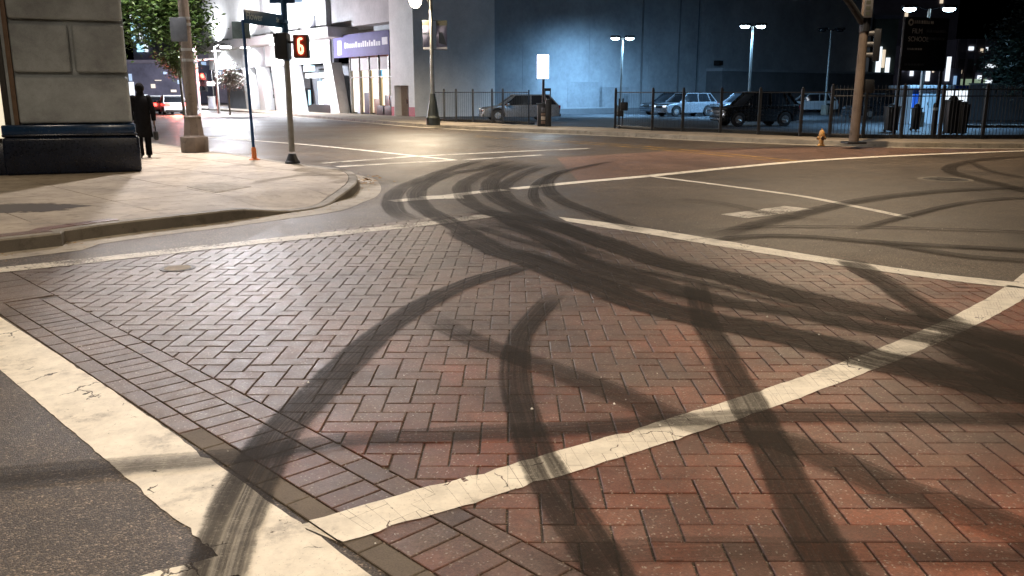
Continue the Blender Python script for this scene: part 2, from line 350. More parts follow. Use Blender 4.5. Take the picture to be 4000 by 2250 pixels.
# ------------------------------------------------------------------ mesh helpers
class MB:
    def __init__(s): s.v = []; s.f = []; s.fm = []; s.uv = {}; s.mi = 0
    def add(s, vs, fs):
        o = len(s.v); s.v += [tuple(p) for p in vs]
        for f in fs: s.f.append(tuple(i + o for i in f)); s.fm.append(s.mi)
        return o
    def box(s, lo, hi, M=None):
        x0, y0, z0 = lo; x1, y1, z1 = hi
        vs = [Vector(p) for p in ((x0, y0, z0), (x1, y0, z0), (x1, y1, z0), (x0, y1, z0), (x0, y0, z1), (x1, y0, z1), (x1, y1, z1), (x0, y1, z1))]
        if M: vs = [M @ p for p in vs]
        s.add(vs, [(0, 3, 2, 1), (4, 5, 6, 7), (0, 1, 5, 4), (1, 2, 6, 5), (2, 3, 7, 6), (3, 0, 4, 7)]); return s
    def prism(s, poly, z0, z1, M=None):
        n = len(poly)
        vs = [Vector((p[0], p[1], z0)) for p in poly] + [Vector((p[0], p[1], z1)) for p in poly]
        if M: vs = [M @ p for p in vs]
        s.add(vs, [tuple(range(n - 1, -1, -1)), tuple(range(n, 2 * n))] + [(i, (i + 1) % n, n + (i + 1) % n, n + i) for i in range(n)]); return s
    def tube(s, pts, rad, n=12, cap=True):
        pts = [Vector(p) for p in pts]
        if not isinstance(rad, (list, tuple)): rad = [rad] * len(pts)
        rings = []; ref = None
        for i, p in enumerate(pts):
            d = (pts[min(i + 1, len(pts) - 1)] - pts[max(i - 1, 0)]).normalized()
            if ref is None: ref = Vector((1, 0, 0)) if abs(d.x) < 0.8 else Vector((0, 1, 0))
            a = (ref - d * ref.dot(d)).normalized(); b = d.cross(a); ref = a
            rings.append([p + (a * math.cos(2 * math.pi * k / n) + b * math.sin(2 * math.pi * k / n)) * rad[i] for k in range(n)])
        vs = [q for r in rings for q in r]; fs = []
        for i in range(len(pts) - 1):
            for k in range(n):
                fs.append((i * n + k, i * n + (k + 1) % n, (i + 1) * n + (k + 1) % n, (i + 1) * n + k))
        if cap: fs += [tuple(range(n - 1, -1, -1)), tuple(range((len(pts) - 1) * n, len(pts) * n))]
        s.add(vs, fs); return s
    def lathe(s, prof, c=(0, 0, 0), n=16):
        return s.tube([(c[0], c[1], c[2] + z) for r, z in prof], [max(r, 1e-4) for r, z in prof], n)
    def sphere(s, c, r, n=12, m=8, sc=(1, 1, 1)):
        vs = []; fs = []
        for j in range(m + 1):
            t = math.pi * j / m
            for k in range(n):
                a = 2 * math.pi * k / n
                vs.append((c[0] + r * sc[0] * math.sin(t) * math.cos(a), c[1] + r * sc[1] * math.sin(t) * math.sin(a), c[2] + r * sc[2] * math.cos(t)))
        for j in range(m):
            for k in range(n): fs.append((j * n + k, (j + 1) * n + k, (j + 1) * n + (k + 1) % n, j * n + (k + 1) % n))
        s.add(vs, fs); return s
    def build(s, name, mat, parent=None, bevel=0.0, smooth=False, segs=2):
        me = bpy.data.meshes.new(name); me.from_pydata(s.v, [], s.f)
        mats = mat if isinstance(mat, (list, tuple)) else [mat]
        for m in mats: me.materials.append(MATS[m])
        if len(mats) > 1: me.polygons.foreach_set('material_index', s.fm)
        if bevel:
            bm = bmesh.new(); bm.from_mesh(me); bmesh.ops.remove_doubles(bm, verts=bm.verts, dist=1e-5)
            es = [e for e in bm.edges if len(e.link_faces) == 2 and e.calc_face_angle(0) > 0.5]
            bmesh.ops.bevel(bm, geom=es, offset=bevel, segments=segs, affect='EDGES', profile=0.5, clamp_overlap=True)
            bmesh.ops.recalc_face_normals(bm, faces=bm.faces); bm.to_mesh(me); bm.free()
        if smooth or bevel:
            me.polygons.foreach_set('use_smooth', [True] * len(me.polygons)); me.set_sharp_from_angle(angle=R(38))
        me.update()
        return link(name, me, parent)
def link(name, data, parent=None):
    o = bpy.data.objects.new(name, data); COL.objects.link(o)
    if parent is not None: o.parent = parent
    return o
def tag(o, label=None, cat=None, group=None, kind=None):
    if label: o['label'] = label
    if cat: o['category'] = cat
    if group: o['group'] = group
    if kind: o['kind'] = kind
    return o
def empty(name, loc=(0, 0, 0), rz=0.0):
    o = link(name, None); o.location = loc; o.rotation_euler = (0, 0, rz); o.empty_display_size = 0.3
    return o
def lamp(name, parent, loc, kind, watts, col, size=0.2, spot=None, target=None, blend=0.5):
    d = bpy.data.lights.new(name, kind); d.energy = watts; d.color = col
    o = link(name, d, parent); o.location = loc
    if kind == 'AREA': d.shape = 'RECTANGLE'; d.size, d.size_y = size if isinstance(size, tuple) else (size, size)
    else: d.shadow_soft_size = size
    if kind == 'SPOT': d.spot_size = R(spot or 140); d.spot_blend = blend
    if target is not None: o.rotation_euler = Vector(target).to_track_quat('-Z', 'Y').to_euler()
    return o
def text(name, body, size, mat, parent, M, depth=0.003, align='LEFT'):
    c = bpy.data.curves.new(name, 'FONT'); c.body = body; c.size = size; c.extrude = depth; c.align_x = align; c.align_y = 'CENTER'
    t = bpy.data.objects.new('t', c); COL.objects.link(t); dg = bpy.context.evaluated_depsgraph_get()
    me = bpy.data.meshes.new_from_object(t.evaluated_get(dg)); bpy.data.objects.remove(t); bpy.data.curves.remove(c)
    me.materials.clear(); me.materials.append(MATS[mat]); o = link(name, me, parent); o.matrix_local = M
    return o
def frame(o, ax, ay):
    """matrix with local x along ax, y along ay, origin o"""
    ax = Vector(ax).normalized(); ay = Vector(ay).normalized(); az = ax.cross(ay)
    M = Matrix((ax, ay, az)).transposed().to_4x4(); M.translation = Vector(o); return M
def clip_convex(poly, win):
    """part of poly inside the convex, counter-clockwise window"""
    out = list(poly)
    for i in range(len(win)):
        ax, ay = win[i]; bx, by = win[(i + 1) % len(win)]
        inp, out = out, []
        if not inp: return []
        def side(p): return (bx - ax) * (p[1] - ay) - (by - ay) * (p[0] - ax)
        for j in range(len(inp)):
            p = inp[j]; q = inp[(j + 1) % len(inp)]; sp, sq = side(p), side(q)
            if sp >= 0: out.append(p)
            if (sp >= 0) != (sq >= 0):
                t = sp / (sp - sq); out.append((p[0] + (q[0] - p[0]) * t, p[1] + (q[1] - p[1]) * t))
    return out
def area2(poly): return 0.5 * sum(poly[i][0] * poly[(i + 1) % len(poly)][1] - poly[(i + 1) % len(poly)][0] * poly[i][1] for i in range(len(poly)))
def ccw(poly): return poly if area2(poly) > 0 else poly[::-1]
def clean(poly, eps=0.004):
    out = []
    for p in poly:
        if not out or (p[0] - out[-1][0]) ** 2 + (p[1] - out[-1][1]) ** 2 > eps * eps: out.append(p)
    while len(out) > 2 and (out[0][0] - out[-1][0]) ** 2 + (out[0][1] - out[-1][1]) ** 2 < eps * eps: out.pop()
    return out
def smooth_line(pts, step=0.12):
    """Catmull-Rom through the points"""
    pts = [Vector((p[0], p[1])) for p in pts]; P = [2 * pts[0] - pts[1]] + pts + [2 * pts[-1] - pts[-2]]
    out = []
    for i in range(1, len(P) - 2):
        n = max(2, int((P[i + 1] - P[i]).length / step))
        for k in range(n):
            t = k / n; a, b, c, d = P[i - 1], P[i], P[i + 1], P[i + 2]
            out.append(0.5 * ((2 * b) + (c - a) * t + (2 * a - 5 * b + 4 * c - d) * t * t + (3 * b - a - 3 * c + d) * t ** 3))
    out.append(pts[-1]); return out

# ================================================================== GROUND
ZR = -0.010                                    # road surface; the bricks stand 10 mm proud of it
UA = R(-46.2); U = Vector((math.cos(UA), math.sin(UA))); N = Vector((-U.y, U.x))      # along / across the paved crossing
def un(t, n): return (U.x * t + N.x * n, U.y * t + N.y * n)
def sheet(name, poly, z, mat, parent=None):
    b = MB(); b.add([(p[0], p[1], z) for p in ccw(poly)], [tuple(range(len(poly)))]); return b.build(name, mat, parent)

road = sheet('road', [(-420, -60), (420, -60), (420, 600), (-420, 600)], ZR, 'asphalt')
tag(road, 'grey asphalt street crossing with white lines and black tyre marks', None, None, 'structure')

# ---- brick crossing -------------------------------------------------------
crossing = empty('brick_crossing', (0, 0, 0))
tag(crossing, 'red herringbone brick paving of the wide crossing with soldier course border', None, None, 'structure')
GAP = 0.0100
BW = 0.14
def inset(poly, d, amin=0.0006):
    poly = ccw(clean(poly)); n = len(poly); out = []
    if n < 3: return None
    for i in range(n):
        p0, p1, p2 = Vector(poly[i - 1]), Vector(poly[i]), Vector(poly[(i + 1) % n])
        a = (p1 - p0).normalized(); b = (p2 - p1).normalized(); na = Vector((-a.y, a.x)); nb = Vector((-b.y, b.x))
        k = 1 + na.dot(nb)
        if k < 0.2: return None
        q = p1 + (na + nb) * (d / k); out.append((q.x, q.y))
    return out if area2(out) > amin else None
def brick_geo(poly, dz=0.0, tilt=(0, 0), c=(0, 0)):
    """top, chamfer and side faces of one brick"""
    a = inset(poly, GAP / 2); b_ = inset(poly, GAP / 2 + 0.003)
    if not a or not b_ or len(a) != len(b_): return None
    n = len(a)
    def zz(p, z): return z + dz + tilt[0] * (p[0] - c[0]) + tilt[1] * (p[1] - c[1])
    vs = [(p[0], p[1], zz(p, 0.0)) for p in b_] + [(p[0], p[1], zz(p, -0.0028)) for p in a] + [(p[0], p[1], -0.03) for p in a]
    fs = [tuple(range(n))]
    for i in range(n):
        j = (i + 1) % n
        fs.append((n + i, n + j, j, i)); fs.append((2 * n + i, 2 * n + j, n + j, n + i))
    return vs, fs
pieces = []           # (polygon, whole?, orientation, material)
N_IN, N_OUT, T0, T1 = 2.155, 8.56, -9.45, 3.4
field = [un(T0, N_IN), un(T1, N_IN), un(T1, N_OUT), un(T0, N_OUT)]
field = ccw(field)
def in_field(poly):
    q = clean(clip_convex(poly, field)); 
    if len(q) < 3 or abs(area2(q)) < 0.0002: return None, False
    return q, abs(area2(q)) > 0.999 * abs(area2(poly))
S0, ROW0 = 1.10, 3.90
for j in range(-75, 25):
    ytop = ROW0 - j * BW
    for k in range(-30, 40):
        s = S0 - j * BW + 4 * BW * k
        if not (-8 < s < 10): continue
        for kind, poly in (('h', [(s - 2 * BW, ytop - BW), (s, ytop - BW), (s, ytop), (s - 2 * BW, ytop)]),
                           ('v', [(s, ytop - 2 * BW), (s + BW, ytop - 2 * BW), (s + BW, ytop), (s, ytop)])):
            q, whole = in_field(poly)
            if q: pieces.append((q, whole, kind, 'brick'))
def strip(n0, n1, step, mat, t0=-8.0, t1=T1, jog=0.0):
    t = t0 + jog
    while t < t1:
        e = min(t + step, t1); pieces.append((ccw([un(t, n0), un(e, n0), un(e, n1), un(t, n1)]), False, 's', mat)); t = e
strip(1.63, 1.757, 0.272, 'border_brick', t1=-4.19); strip(1.63, 1.757, 0.272, 'band_concrete', -4.19); strip(1.757, 2.02, 0.136, 'border_brick', jog=0.03); strip(2.02, 2.155, 0.272, 'border_brick', jog=0.1)
strip(1.63, 2.155, 0.272, 'brick', -9.45, -8.0)
def size_seen(poly):
    cx = sum(p[0] for p in poly) / len(poly); cy_ = sum(p[1] for p in poly) / len(poly)
    Z = cy_ * CP + CAM_H * SP
    if Z < 0.5: return 0
    x = cx / Z * FPX + 2000; y = (CAM_H * CP - cy_ * SP) / Z * FPX + 1125
    if not (-60 < x < 4060 and y < 2330): return 0
    return abs(area2(poly)) / Z ** 3
pieces.sort(key=lambda q: -size_seen(q[0]))
base_geo = {}
for kind, (w_, h_) in (('h', (2 * BW, BW)), ('v', (BW, 2 * BW))):
    g = brick_geo([(-w_ / 2, -h_ / 2), (w_ / 2, -h_ / 2), (w_ / 2, h_ / 2), (-w_ / 2, h_ / 2)])
    me = bpy.data.meshes.new('brick'); me.from_pydata(g[0], [], g[1]); me.materials.append(MATS['brick']); base_geo[kind] = me
rest = {'brick': ([], [], []), 'border_brick': ([], [], []), 'band_concrete': ([], [], [])}
made = 0
for poly, whole, kind, mat in pieces:
    c = (sum(p[0] for p in poly) / len(poly), sum(p[1] for p in poly) / len(poly))
    dz = random.uniform(-0.0022, 0.0006); tl = (random.gauss(0, 0.005), random.gauss(0, 0.005))
    if made < 300:
        if whole:
            x0 = min(p[0] for p in poly); x1 = max(p[0] for p in poly); y0 = min(p[1] for p in poly); y1 = max(p[1] for p in poly)
            o = link('brick', base_geo[kind], crossing); o.location = ((x0 + x1) / 2, (y0 + y1) / 2, dz); o.rotation_euler = (tl[1], -tl[0], random.gauss(0, 0.004))
            made += 1; continue
        g = brick_geo([(p[0] - c[0], p[1] - c[1]) for p in poly])
        if g:
            me = bpy.data.meshes.new('brick'); me.from_pydata(g[0], [], g[1]); me.materials.append(MATS[mat])
            o = link('band_stone' if mat == 'band_concrete' else 'brick', me, crossing); o.location = (c[0], c[1], dz); made += 1
        continue
    g = brick_geo(poly, dz, tl, c)
    if g:
        V_, F_, r_ = rest[mat]; o0 = len(V_); V_ += g[0]; F_ += [tuple(i + o0 for i in f) for f in g[1]]; r_ += [random.random()] * len(g[1])
for mat, (V_, F_, r_) in rest.items():
    if not V_: continue
    me = bpy.data.meshes.new('far_bricks'); me.from_pydata(V_, [], F_); me.materials.append(MATS[mat])
    a = me.attributes.new('rnd', 'FLOAT', 'FACE'); a.data.foreach_set('value', r_)
    tag(link({'brick': 'far_bricks', 'border_brick': 'far_border_bricks', 'band_concrete': 'far_band_stones'}[mat], me, crossing), kind='stuff')
ALLP = [p[0] for p in pieces]

LZ = [0]
def next_z(base=None):
    LZ[0] += 1
    return (ZR + .003 if base is None else base) + LZ[0] * .00022
# ---- painted lines ---------------------------------------------------------
rag = random.Random(5)
def line_from_edges(name, up, lo, mat, label, film=True, z=None, fit=3):
    """a painted line between two surveyed edges; over the bricks the film breaks at every joint"""
    q = []; U_, L_ = [], []
    if fit:                                     # fair the surveyed edge with a low polynomial
        W1 = [gp(*k) for k in up]; W2 = [gp(*k) for k in lo]
        def fair(Wp): xs = [k[0] for k in Wp]; c_ = np.polyfit(xs, [k[1] for k in Wp], fit); return [(k, float(np.polyval(c_, k))) for k in xs]
        up_w, lo_w = fair(W1), fair(W2)
    else: up_w, lo_w = [gp(*k) for k in up], [gp(*k) for k in lo]
    for i in range(len(up) - 1):
        a0, a1, b0, b1 = (Vector(k) for k in (up_w[i], up_w[i + 1], lo_w[i], lo_w[i + 1])); m = max(1, int((a1 - a0).length / .07))
        for k in range(m):
            t = k / m; r1, r2 = rag.gauss(0, .0045), rag.gauss(0, .0045); d = (a0.lerp(a1, t) - b0.lerp(b1, t)).normalized()
            if rag.random() < .05: r1 -= rag.uniform(0, .03)
            if rag.random() < .05: r2 += rag.uniform(0, .03)
            U_.append(a0.lerp(a1, t) + d * r1); L_.append(b0.lerp(b1, t) + d * r2)
    U_.append(Vector(up_w[-1])); L_.append(Vector(lo_w[-1]))
    for i in range(len(U_) - 1): q.append(ccw([tuple(U_[i]), tuple(U_[i + 1]), tuple(L_[i + 1]), tuple(L_[i])]))
    b = MB(); zz = next_z(z)
    win_field = [un(-9.45, 1.63), un(T1, 1.63), un(T1, N_OUT), un(-9.45, N_OUT)]
    for k in q:
        if film:
            xs = [p[0] for p in k]; ys = [p[1] for p in k]
            for pp in ALLP:
                if max(p[0] for p in pp) < min(xs) or min(p[0] for p in pp) > max(xs) or max(p[1] for p in pp) < min(ys) or min(p[1] for p in pp) > max(ys): continue
                c = clean(clip_convex(ccw(pp), k), 0.002)
                if len(c) > 2 and abs(area2(c)) > 2e-6:
                    ci = (inset(c, 0.0010, 1e-6) or c) if rag.random() < .4 else c
                    if ci: b.add([(p[0], p[1], 0.0030) for p in ci], [tuple(range(len(ci)))])
            # what lies off the bricks
            off = ccw([un(-40, -40), un(40, -40), un(40, 1.63), un(-40, 1.63)])
            c = clean(clip_convex(k, off))
            if len(c) > 2: b.add([(p[0], p[1], zz) for p in c], [tuple(range(len(c)))])
            off = ccw([un(-40, N_OUT), un(40, N_OUT), un(40, 60), un(-40, 60)])
            c = clean(clip_convex(k, off))
            if len(c) > 2: b.add([(p[0], p[1], zz) for p in c], [tuple(range(len(c)))])
        else: b.add([(p[0], p[1], zz) for p in k], [tuple(range(len(k)))])
    o = b.build(name, mat, road); o['label'] = label; return o
def line_along(name, pts, w, mat, label, z=None, closed=False):
    c = smooth_line([gp(*p) for p in pts], 0.12); b = MB(); L = []; Rr = []
    for i, p in enumerate(c):
        d = (c[min(i + 1, len(c) - 1)] - c[max(i - 1, 0)]).normalized(); n = Vector((-d.y, d.x)) * (w / 2)
        L.append(p + n * rag.uniform(.9, 1.06)); Rr.append(p - n * rag.uniform(.9, 1.06))
    zz = next_z(z)
    vs = [(p.x, p.y, zz) for p in L] + [(p.x, p.y, zz) for p in Rr]; n = len(L)
    b.add(vs, [(n + i, n + i + 1, i + 1, i) for i in range(n - 1)])
    o = b.build(name, mat, road); o['label'] = label; return o
line_from_edges('white_line',
    [(745, 1322), (870, 1283), (1010, 1240), (1310, 1156), (1580, 1092), (1830, 1010), (1980, 956), (2110, 913), (2230, 874), (2390, 806), (2480, 752), (2530, 712), (2600, 668)],
    [(860, 1364), (950, 1340), (1060, 1309), (1345, 1208), (1610, 1135), (1850, 1057), (2010, 1000), (2160, 952), (2270, 905), (2400, 850), (2490, 797), (2560, 755), (2640, 715)],
    'white_paint', 'cracked white line painted diagonally across the red bricks')
line_from_edges('white_line',
    [(-30, 775), (230, 948), (440, 1085), (580, 1187), (690, 1268), (775, 1327), (860, 1380), (950, 1465)],
    [(-30, 902), (190, 1088), (300, 1186), (420, 1286), (500, 1350), (560, 1400), (620, 1452), (700, 1530)],
    'white_paint', 'broad white stop line beside the soldier course border', film=False, fit=2)
line_from_edges('white_line', [(300, 1462), (400, 1432), (470, 1414), (560, 1392)], [(300, 1520), (420, 1490), (520, 1462), (600, 1440)], 'white_paint',
    'short white stripe cut by the bottom edge of the photo', film=False, fit=1)
line_from_edges('white_line',
    [(1405, 545), (1530, 557), (1640, 575), (1760, 594), (1900, 617), (2000, 633), (2145, 657), (2300, 679), (2400, 692), (2560, 704), (2700, 722)],
    [(1425, 556), (1560, 577), (1650, 591), (1800, 619), (1900, 636), (2040, 659), (2150, 674), (2340, 700), (2440, 711), (2560, 722), (2720, 742)],
    'white_paint', 'white crosswalk line where red bricks meet the grey asphalt')
line_along('white_line', [(-40, 684), (200, 659), (500, 625), (900, 582), (1126, 557), (1264, 538)], 0.30, 'worn_paint', 'faded white line beside the kerb and small round cover', z=0.0035)
line_along('white_line', [(1290, 474), (1450, 458), (1640, 441), (1830, 422), (2020, 405), (2200, 394), (2350, 387), (2650, 376)], 0.30, 'white_paint', 'long white line along the near edge of the far red crosswalk')
line_along('white_line', [(985, 505), (1100, 495), (1180, 485), (1270, 476)], 0.30, 'white_paint', 'worn white line running under the curved tyre marks')
line_along('white_line', [(1640, 443), (1800, 463), (2000, 490), (2100, 508), (2200, 528), (2285, 546)], 0.16, 'white_paint', 'narrow white lane line ending on the asphalt')
line_along('white_line', [(1845, 543), (1920, 534), (2010, 521)], 0.5, 'worn_paint', 'short scuffed white dash beside the narrow lane line')
line_along('white_line', [(1062, 497), (1115, 495), (1165, 494)], 0.5, 'white_paint', 'short bright white dash among the curved tyre marks')
line_along('white_line', [(515, 344), (740, 361), (890, 375), (1040, 391), (1145, 402)], 0.2, 'white_paint', 'white lane line passing behind the signal posts')
line_along('white_line', [(810, 410), (930, 401), (1040, 393), (1160, 387), (1290, 381), (1480, 373)], 0.28, 'worn_paint', 'outer white line of the side street crosswalk')
line_along('white_line', [(850, 419), (1015, 409), (1160, 402), (1364, 389)], 0.28, 'worn_paint', 'inner white line of the side street crosswalk')
line_along('yellow_line', [(1195, 341), (1400, 353), (1575, 364), (1780, 382), (2003, 404)], 0.16, 'yellow_paint', 'yellow centre line nearer the far kerb')
line_along('yellow_line', [(1195, 344), (1390, 356), (1560, 367.5), (1760, 385.5), (1975, 407)], 0.16, 'yellow_paint', 'yellow centre line nearer the crossing')
red = sheet('red_crossing', [gp(1400, 396), gp(1800, 372), gp(2300, 366.5), gp(2800, 362), gp(2800, 374), gp(2350, 384), gp(2020, 402), gp(1640, 438), gp(1455, 455)], ZR + 0.0015, 'red_asphalt', road)
red['label'] = 'reddish stamped asphalt of the far crosswalk'

# ---- tyre marks --------------------------------------------------------------
zi = 0
def skid(pts, w, strength, label, fade=(0.12, 0.12), w2=None, ribs=None):
    """a rubber film laid on the surface"""
    global zi
    c = smooth_line([gp(*p) for p in pts], 0.16); n = len(c)
    z = 0.006 + zi * 0.0003; zi += 1
    vs, fs, uv, st = [], [], [], []; s = 0.0
    for i, p in enumerate(c):
        d = (c[min(i + 1, n - 1)] - c[max(i - 1, 0)]).normalized(); nn = Vector((-d.y, d.x)); t = i / (n - 1)
        ww = (w + ((w2 or w) - w) * t) * 0.5 * (1 + 0.05 * math.sin(i * 0.7))
        if i: s += (p - c[i - 1]).length
        k = min(1, t / max(fade[0], 1e-3), (1 - t) / max(fade[1], 1e-3)) if (fade[0] or fade[1]) else 1
        for q, uu in ((p + nn * ww, 0.0), (p, 0.5), (p - nn * ww, 1.0)):
            vs.append((q.x, q.y, z)); uv.append((uu, s)); st.append(min(.84, strength * .95) * max(0.0, k))
        if i: a = 3 * (i - 1); fs += [(a + 1, a + 4, a + 3, a), (a + 2, a + 5, a + 4, a + 1)]
    me = bpy.data.meshes.new('tyre_mark'); me.from_pydata(vs, [], fs); me.materials.append(MATS['tyre_rubber_film'])
    l = me.uv_layers.new(name='UVMap')
    for lp in me.loops: l.data[lp.index].uv = uv[lp.vertex_index]
    a = me.attributes.new('strength', 'FLOAT', 'POINT'); a.data.foreach_set('value', st)
    a = me.attributes.new('ribs', 'FLOAT', 'POINT'); a.data.foreach_set('value', [ribs or (13.0 + 18 * max(0, w - .2))] * len(vs))
    o = link('tyre_mark', me, road); o['label'] = label; return o
A = lambda x, y: (901.6 + x * .25, 360.6 + y * .25)
B = lambda x, y: (1223.6 + x * .25, 547.4 + y * .25)
C_ = lambda x, y: (1803.2 + x * .3, 611.8 + y * .3)
D = lambda x, y: (1803.2 + x * .3, 360.6 + y * .3)
skid([A(1250, 165), A(1000, 235), A(800, 300), A(560, 390), A(420, 455), A(345, 540), A(345, 640), A(420, 720), A(560, 770), A(760, 800)], .36, .72, 'outermost curved tyre mark beside the corner kerb')
skid([A(1550, 165), A(1250, 250), A(950, 300), A(750, 370), A(610, 460), A(585, 550), A(640, 640), A(760, 715), A(900, 790), A(1050, 880), A(1200, 970), A(1400, 1080)], .36, .74, 'second curved tyre mark from the corner kerb')
skid([A(1700, 190), A(1400, 260), A(1190, 330), A(1050, 420), A(1050, 510), A(1130, 600), A(1300, 680), A(1520, 770), A(1750, 880), A(2000, 1000)], .36, .62, 'third curved tyre mark from the corner kerb')
skid([A(1800, 200), A(1500, 280), A(1370, 350), A(1320, 430), A(1340, 510), A(1440, 580), A(1600, 660), A(1800, 740), A(2050, 840), A(2300, 960), A(2576, 1060)], .38, .74, 'fourth curved tyre mark, darkest where it crosses the white line')
skid([A(1900, 220), A(1650, 310), A(1500, 400), A(1440, 470), A(1500, 560), A(1650, 640), A(1800, 700), A(2000, 780)], .34, .62, 'fifth curved tyre mark from the corner kerb')
skid([A(2600, 175), A(2250, 240), A(2000, 300), A(1850, 365), A(1775, 440), A(1760, 530), A(1810, 610), A(1880, 690)], .2, .8, 'thin looping tyre mark crossing the far white line')
skid([A(2120, 265), A(1960, 325), A(1900, 400), A(1925, 480), A(2000, 550), A(2150, 625), A(2350, 695), A(2600, 790), A(2900, 900)], .3, .74, 'hooked tyre mark bending back towards the white crosswalk line')
skid([B(-150, -70), B(250, -10), B(600, 60), B(900, 150), B(1150, 235), B(1400, 330), B(1700, 430), B(2100, 530), B(2500, 620), C_(400, 375), C_(800, 475), C_(1200, 560), C_(1600, 640), C_(1950, 705), C_(2300, 790), C_(2650, 885), C_(3300, 1090)], .46, .92, 'long dark tyre mark nearest the white crosswalk line', (.06, .04))
skid([B(-100, 30), B(300, 110), B(650, 240), B(1000, 450), B(1300, 560), B(1650, 650), B(2000, 750), B(2400, 850), C_(700, 595), C_(1100, 680), C_(1500, 755), C_(1850, 810), C_(2300, 960), C_(2650, 1110), C_(3300, 1390)], .34, .8, 'long tyre mark between two darker ones on the bricks', (.1, .05))
skid([A(1000, 880), A(1180, 970), A(1400, 1075), B(150, 345), B(450, 435), B(800, 580), B(1200, 725), B(1500, 850), B(1900, 960), B(2300, 1050), C_(300, 715), C_(600, 785), C_(1000, 875), C_(1300, 975), C_(1650, 1050), C_(2050, 1140), C_(2600, 1260), C_(3400, 1450)], .44, .95, 'widest dark tyre mark sweeping from the centre across the white line', (.05, .02), .5)
skid([B(-200, 60), B(200, 190), B(600, 300), B(900, 380), B(1250, 480), B(1600, 570), B(2000, 660)], .2, .6, 'faint streak of rubber beside the widest tyre mark')
skid([A(1350, 740), A(1700, 860), A(2000, 970), A(2300, 1080), B(1000, 330), B(1350, 440)], .24, .6, 'faint streak of rubber starting at the faded kerb line')
skid([(1345, 664), (1270, 685), (1190, 708), (1080, 758), (965, 832), (865, 922), (780, 1008), (700, 1092), (645, 1185), (603, 1272), (565, 1370), (505, 1560)], .25, .88, 'curved tyre mark arching down to the broad white stop line', (.05, 0), .27)
skid([(1405, 735), (1355, 788), (1312, 842), (1297, 900), (1297, 970), (1322, 1060), (1352, 1150), (1402, 1240), (1465, 1340), (1610, 1560)], .2, .8, 'bent tyre mark crossing the middle of the diagonal white line', (.12, 0), .22)
skid([(1060, 785), (1150, 838), (1262, 885), (1400, 935), (1550, 990), (1660, 1040), (1800, 1085), (1973, 1113), (2132, 1176), (2245, 1228), (2396, 1278), (2900, 1465)], .24, .55, 'slanting tyre mark running from the bricks to the lower corner', (.15, 0), .3)
skid([(1745, 700), (1770, 800), (1812, 880), (1852, 960), (1890, 1030), (1932, 1110), (1985, 1220), (2045, 1340), (2165, 1560)], .22, .74, 'straight ribbed tyre mark running down to the bottom edge', (.1, 0), .24)
skid([(-40, 1205), (150, 1188), (400, 1168), (640, 1145), (850, 1112), (1060, 1100), (1290, 1088), (1480, 1078), (1700, 1060), (1950, 1048), (2250, 1052), (2950, 1066)], .2, .62, 'level tyre mark running across the whole crossing', (0, 0))
skid([(1330, 1432), (1500, 1402), (1800, 1385), (2200, 1395), (2950, 1440)], .2, .35, 'faint level tyre mark at the bottom of the photo')
skid([C_(1090, 140), C_(1200, 210), C_(1420, 340), C_(1650, 495), C_(1850, 615), C_(2010, 690)], .3, .8, 'short tyre mark crossing the white crosswalk line', (.05, .1))
skid([C_(1850, 740), C_(2150, 800), C_(2350, 850), C_(3200, 1110)], .4, .75, 'dark tyre mark leaving the diagonal white line at its upper end')
skid([C_(2000, 880), C_(2250, 1000), C_(2430, 1090), C_(3200, 1520)], .36, .8, 'ribbed tyre mark beside the upper end of the diagonal white line')
skid([D(-80, 830), D(200, 788), D(500, 776), D(850, 790), D(1200, 820), D(1700, 852), D(2700, 905), D(3300, 945)], .2, .95, 'sharp black tyre mark curving across the grey asphalt', (.1, 0))
skid([D(-150, 740), D(300, 703), D(800, 700), D(1400, 706), D(2000, 725), D(2700, 750), D(3300, 790)], .11, .8, 'thin level tyre mark on the grey asphalt', (.2, 0))
skid([D(-50, 800), D(300, 690), D(600, 620), D(900, 545), D(1150, 492), D(1500, 440), D(2000, 395), D(2700, 370), D(3300, 390)], .32, .7, 'tyre mark crossing the narrow lane line beside the scuffed dash')
skid([D(1120, 740), D(1400, 662), D(1600, 610), D(1900, 535), D(2200, 485), D(2700, 455), D(3300, 495)], .16, .8, 'tyre mark touching the end of the narrow lane line')
skid([D(1300, 830), D(1700, 890), D(2100, 950), D(2700, 995), D(3300, 1035)], .18, .75, 'blurred tyre mark below the sharp black one')
skid([D(2700, 105), D(2300, 130), D(2080, 162), D(1965, 195), D(1955, 235), D(2090, 280), D(2350, 340), D(2700, 420), D(3300, 460)], .34, .7, 'hairpin tyre mark beside the dark round cover')
skid([D(2110, 150), D(2250, 218), D(2420, 262), D(2700, 300), D(3300, 320)], .2, .6, 'thin tyre mark leaving the hairpin')
skid([D(-400, 470), D(0, 500), D(500, 610), D(1000, 660)], .3, .3, 'pale smear of rubber near the scuffed dash')

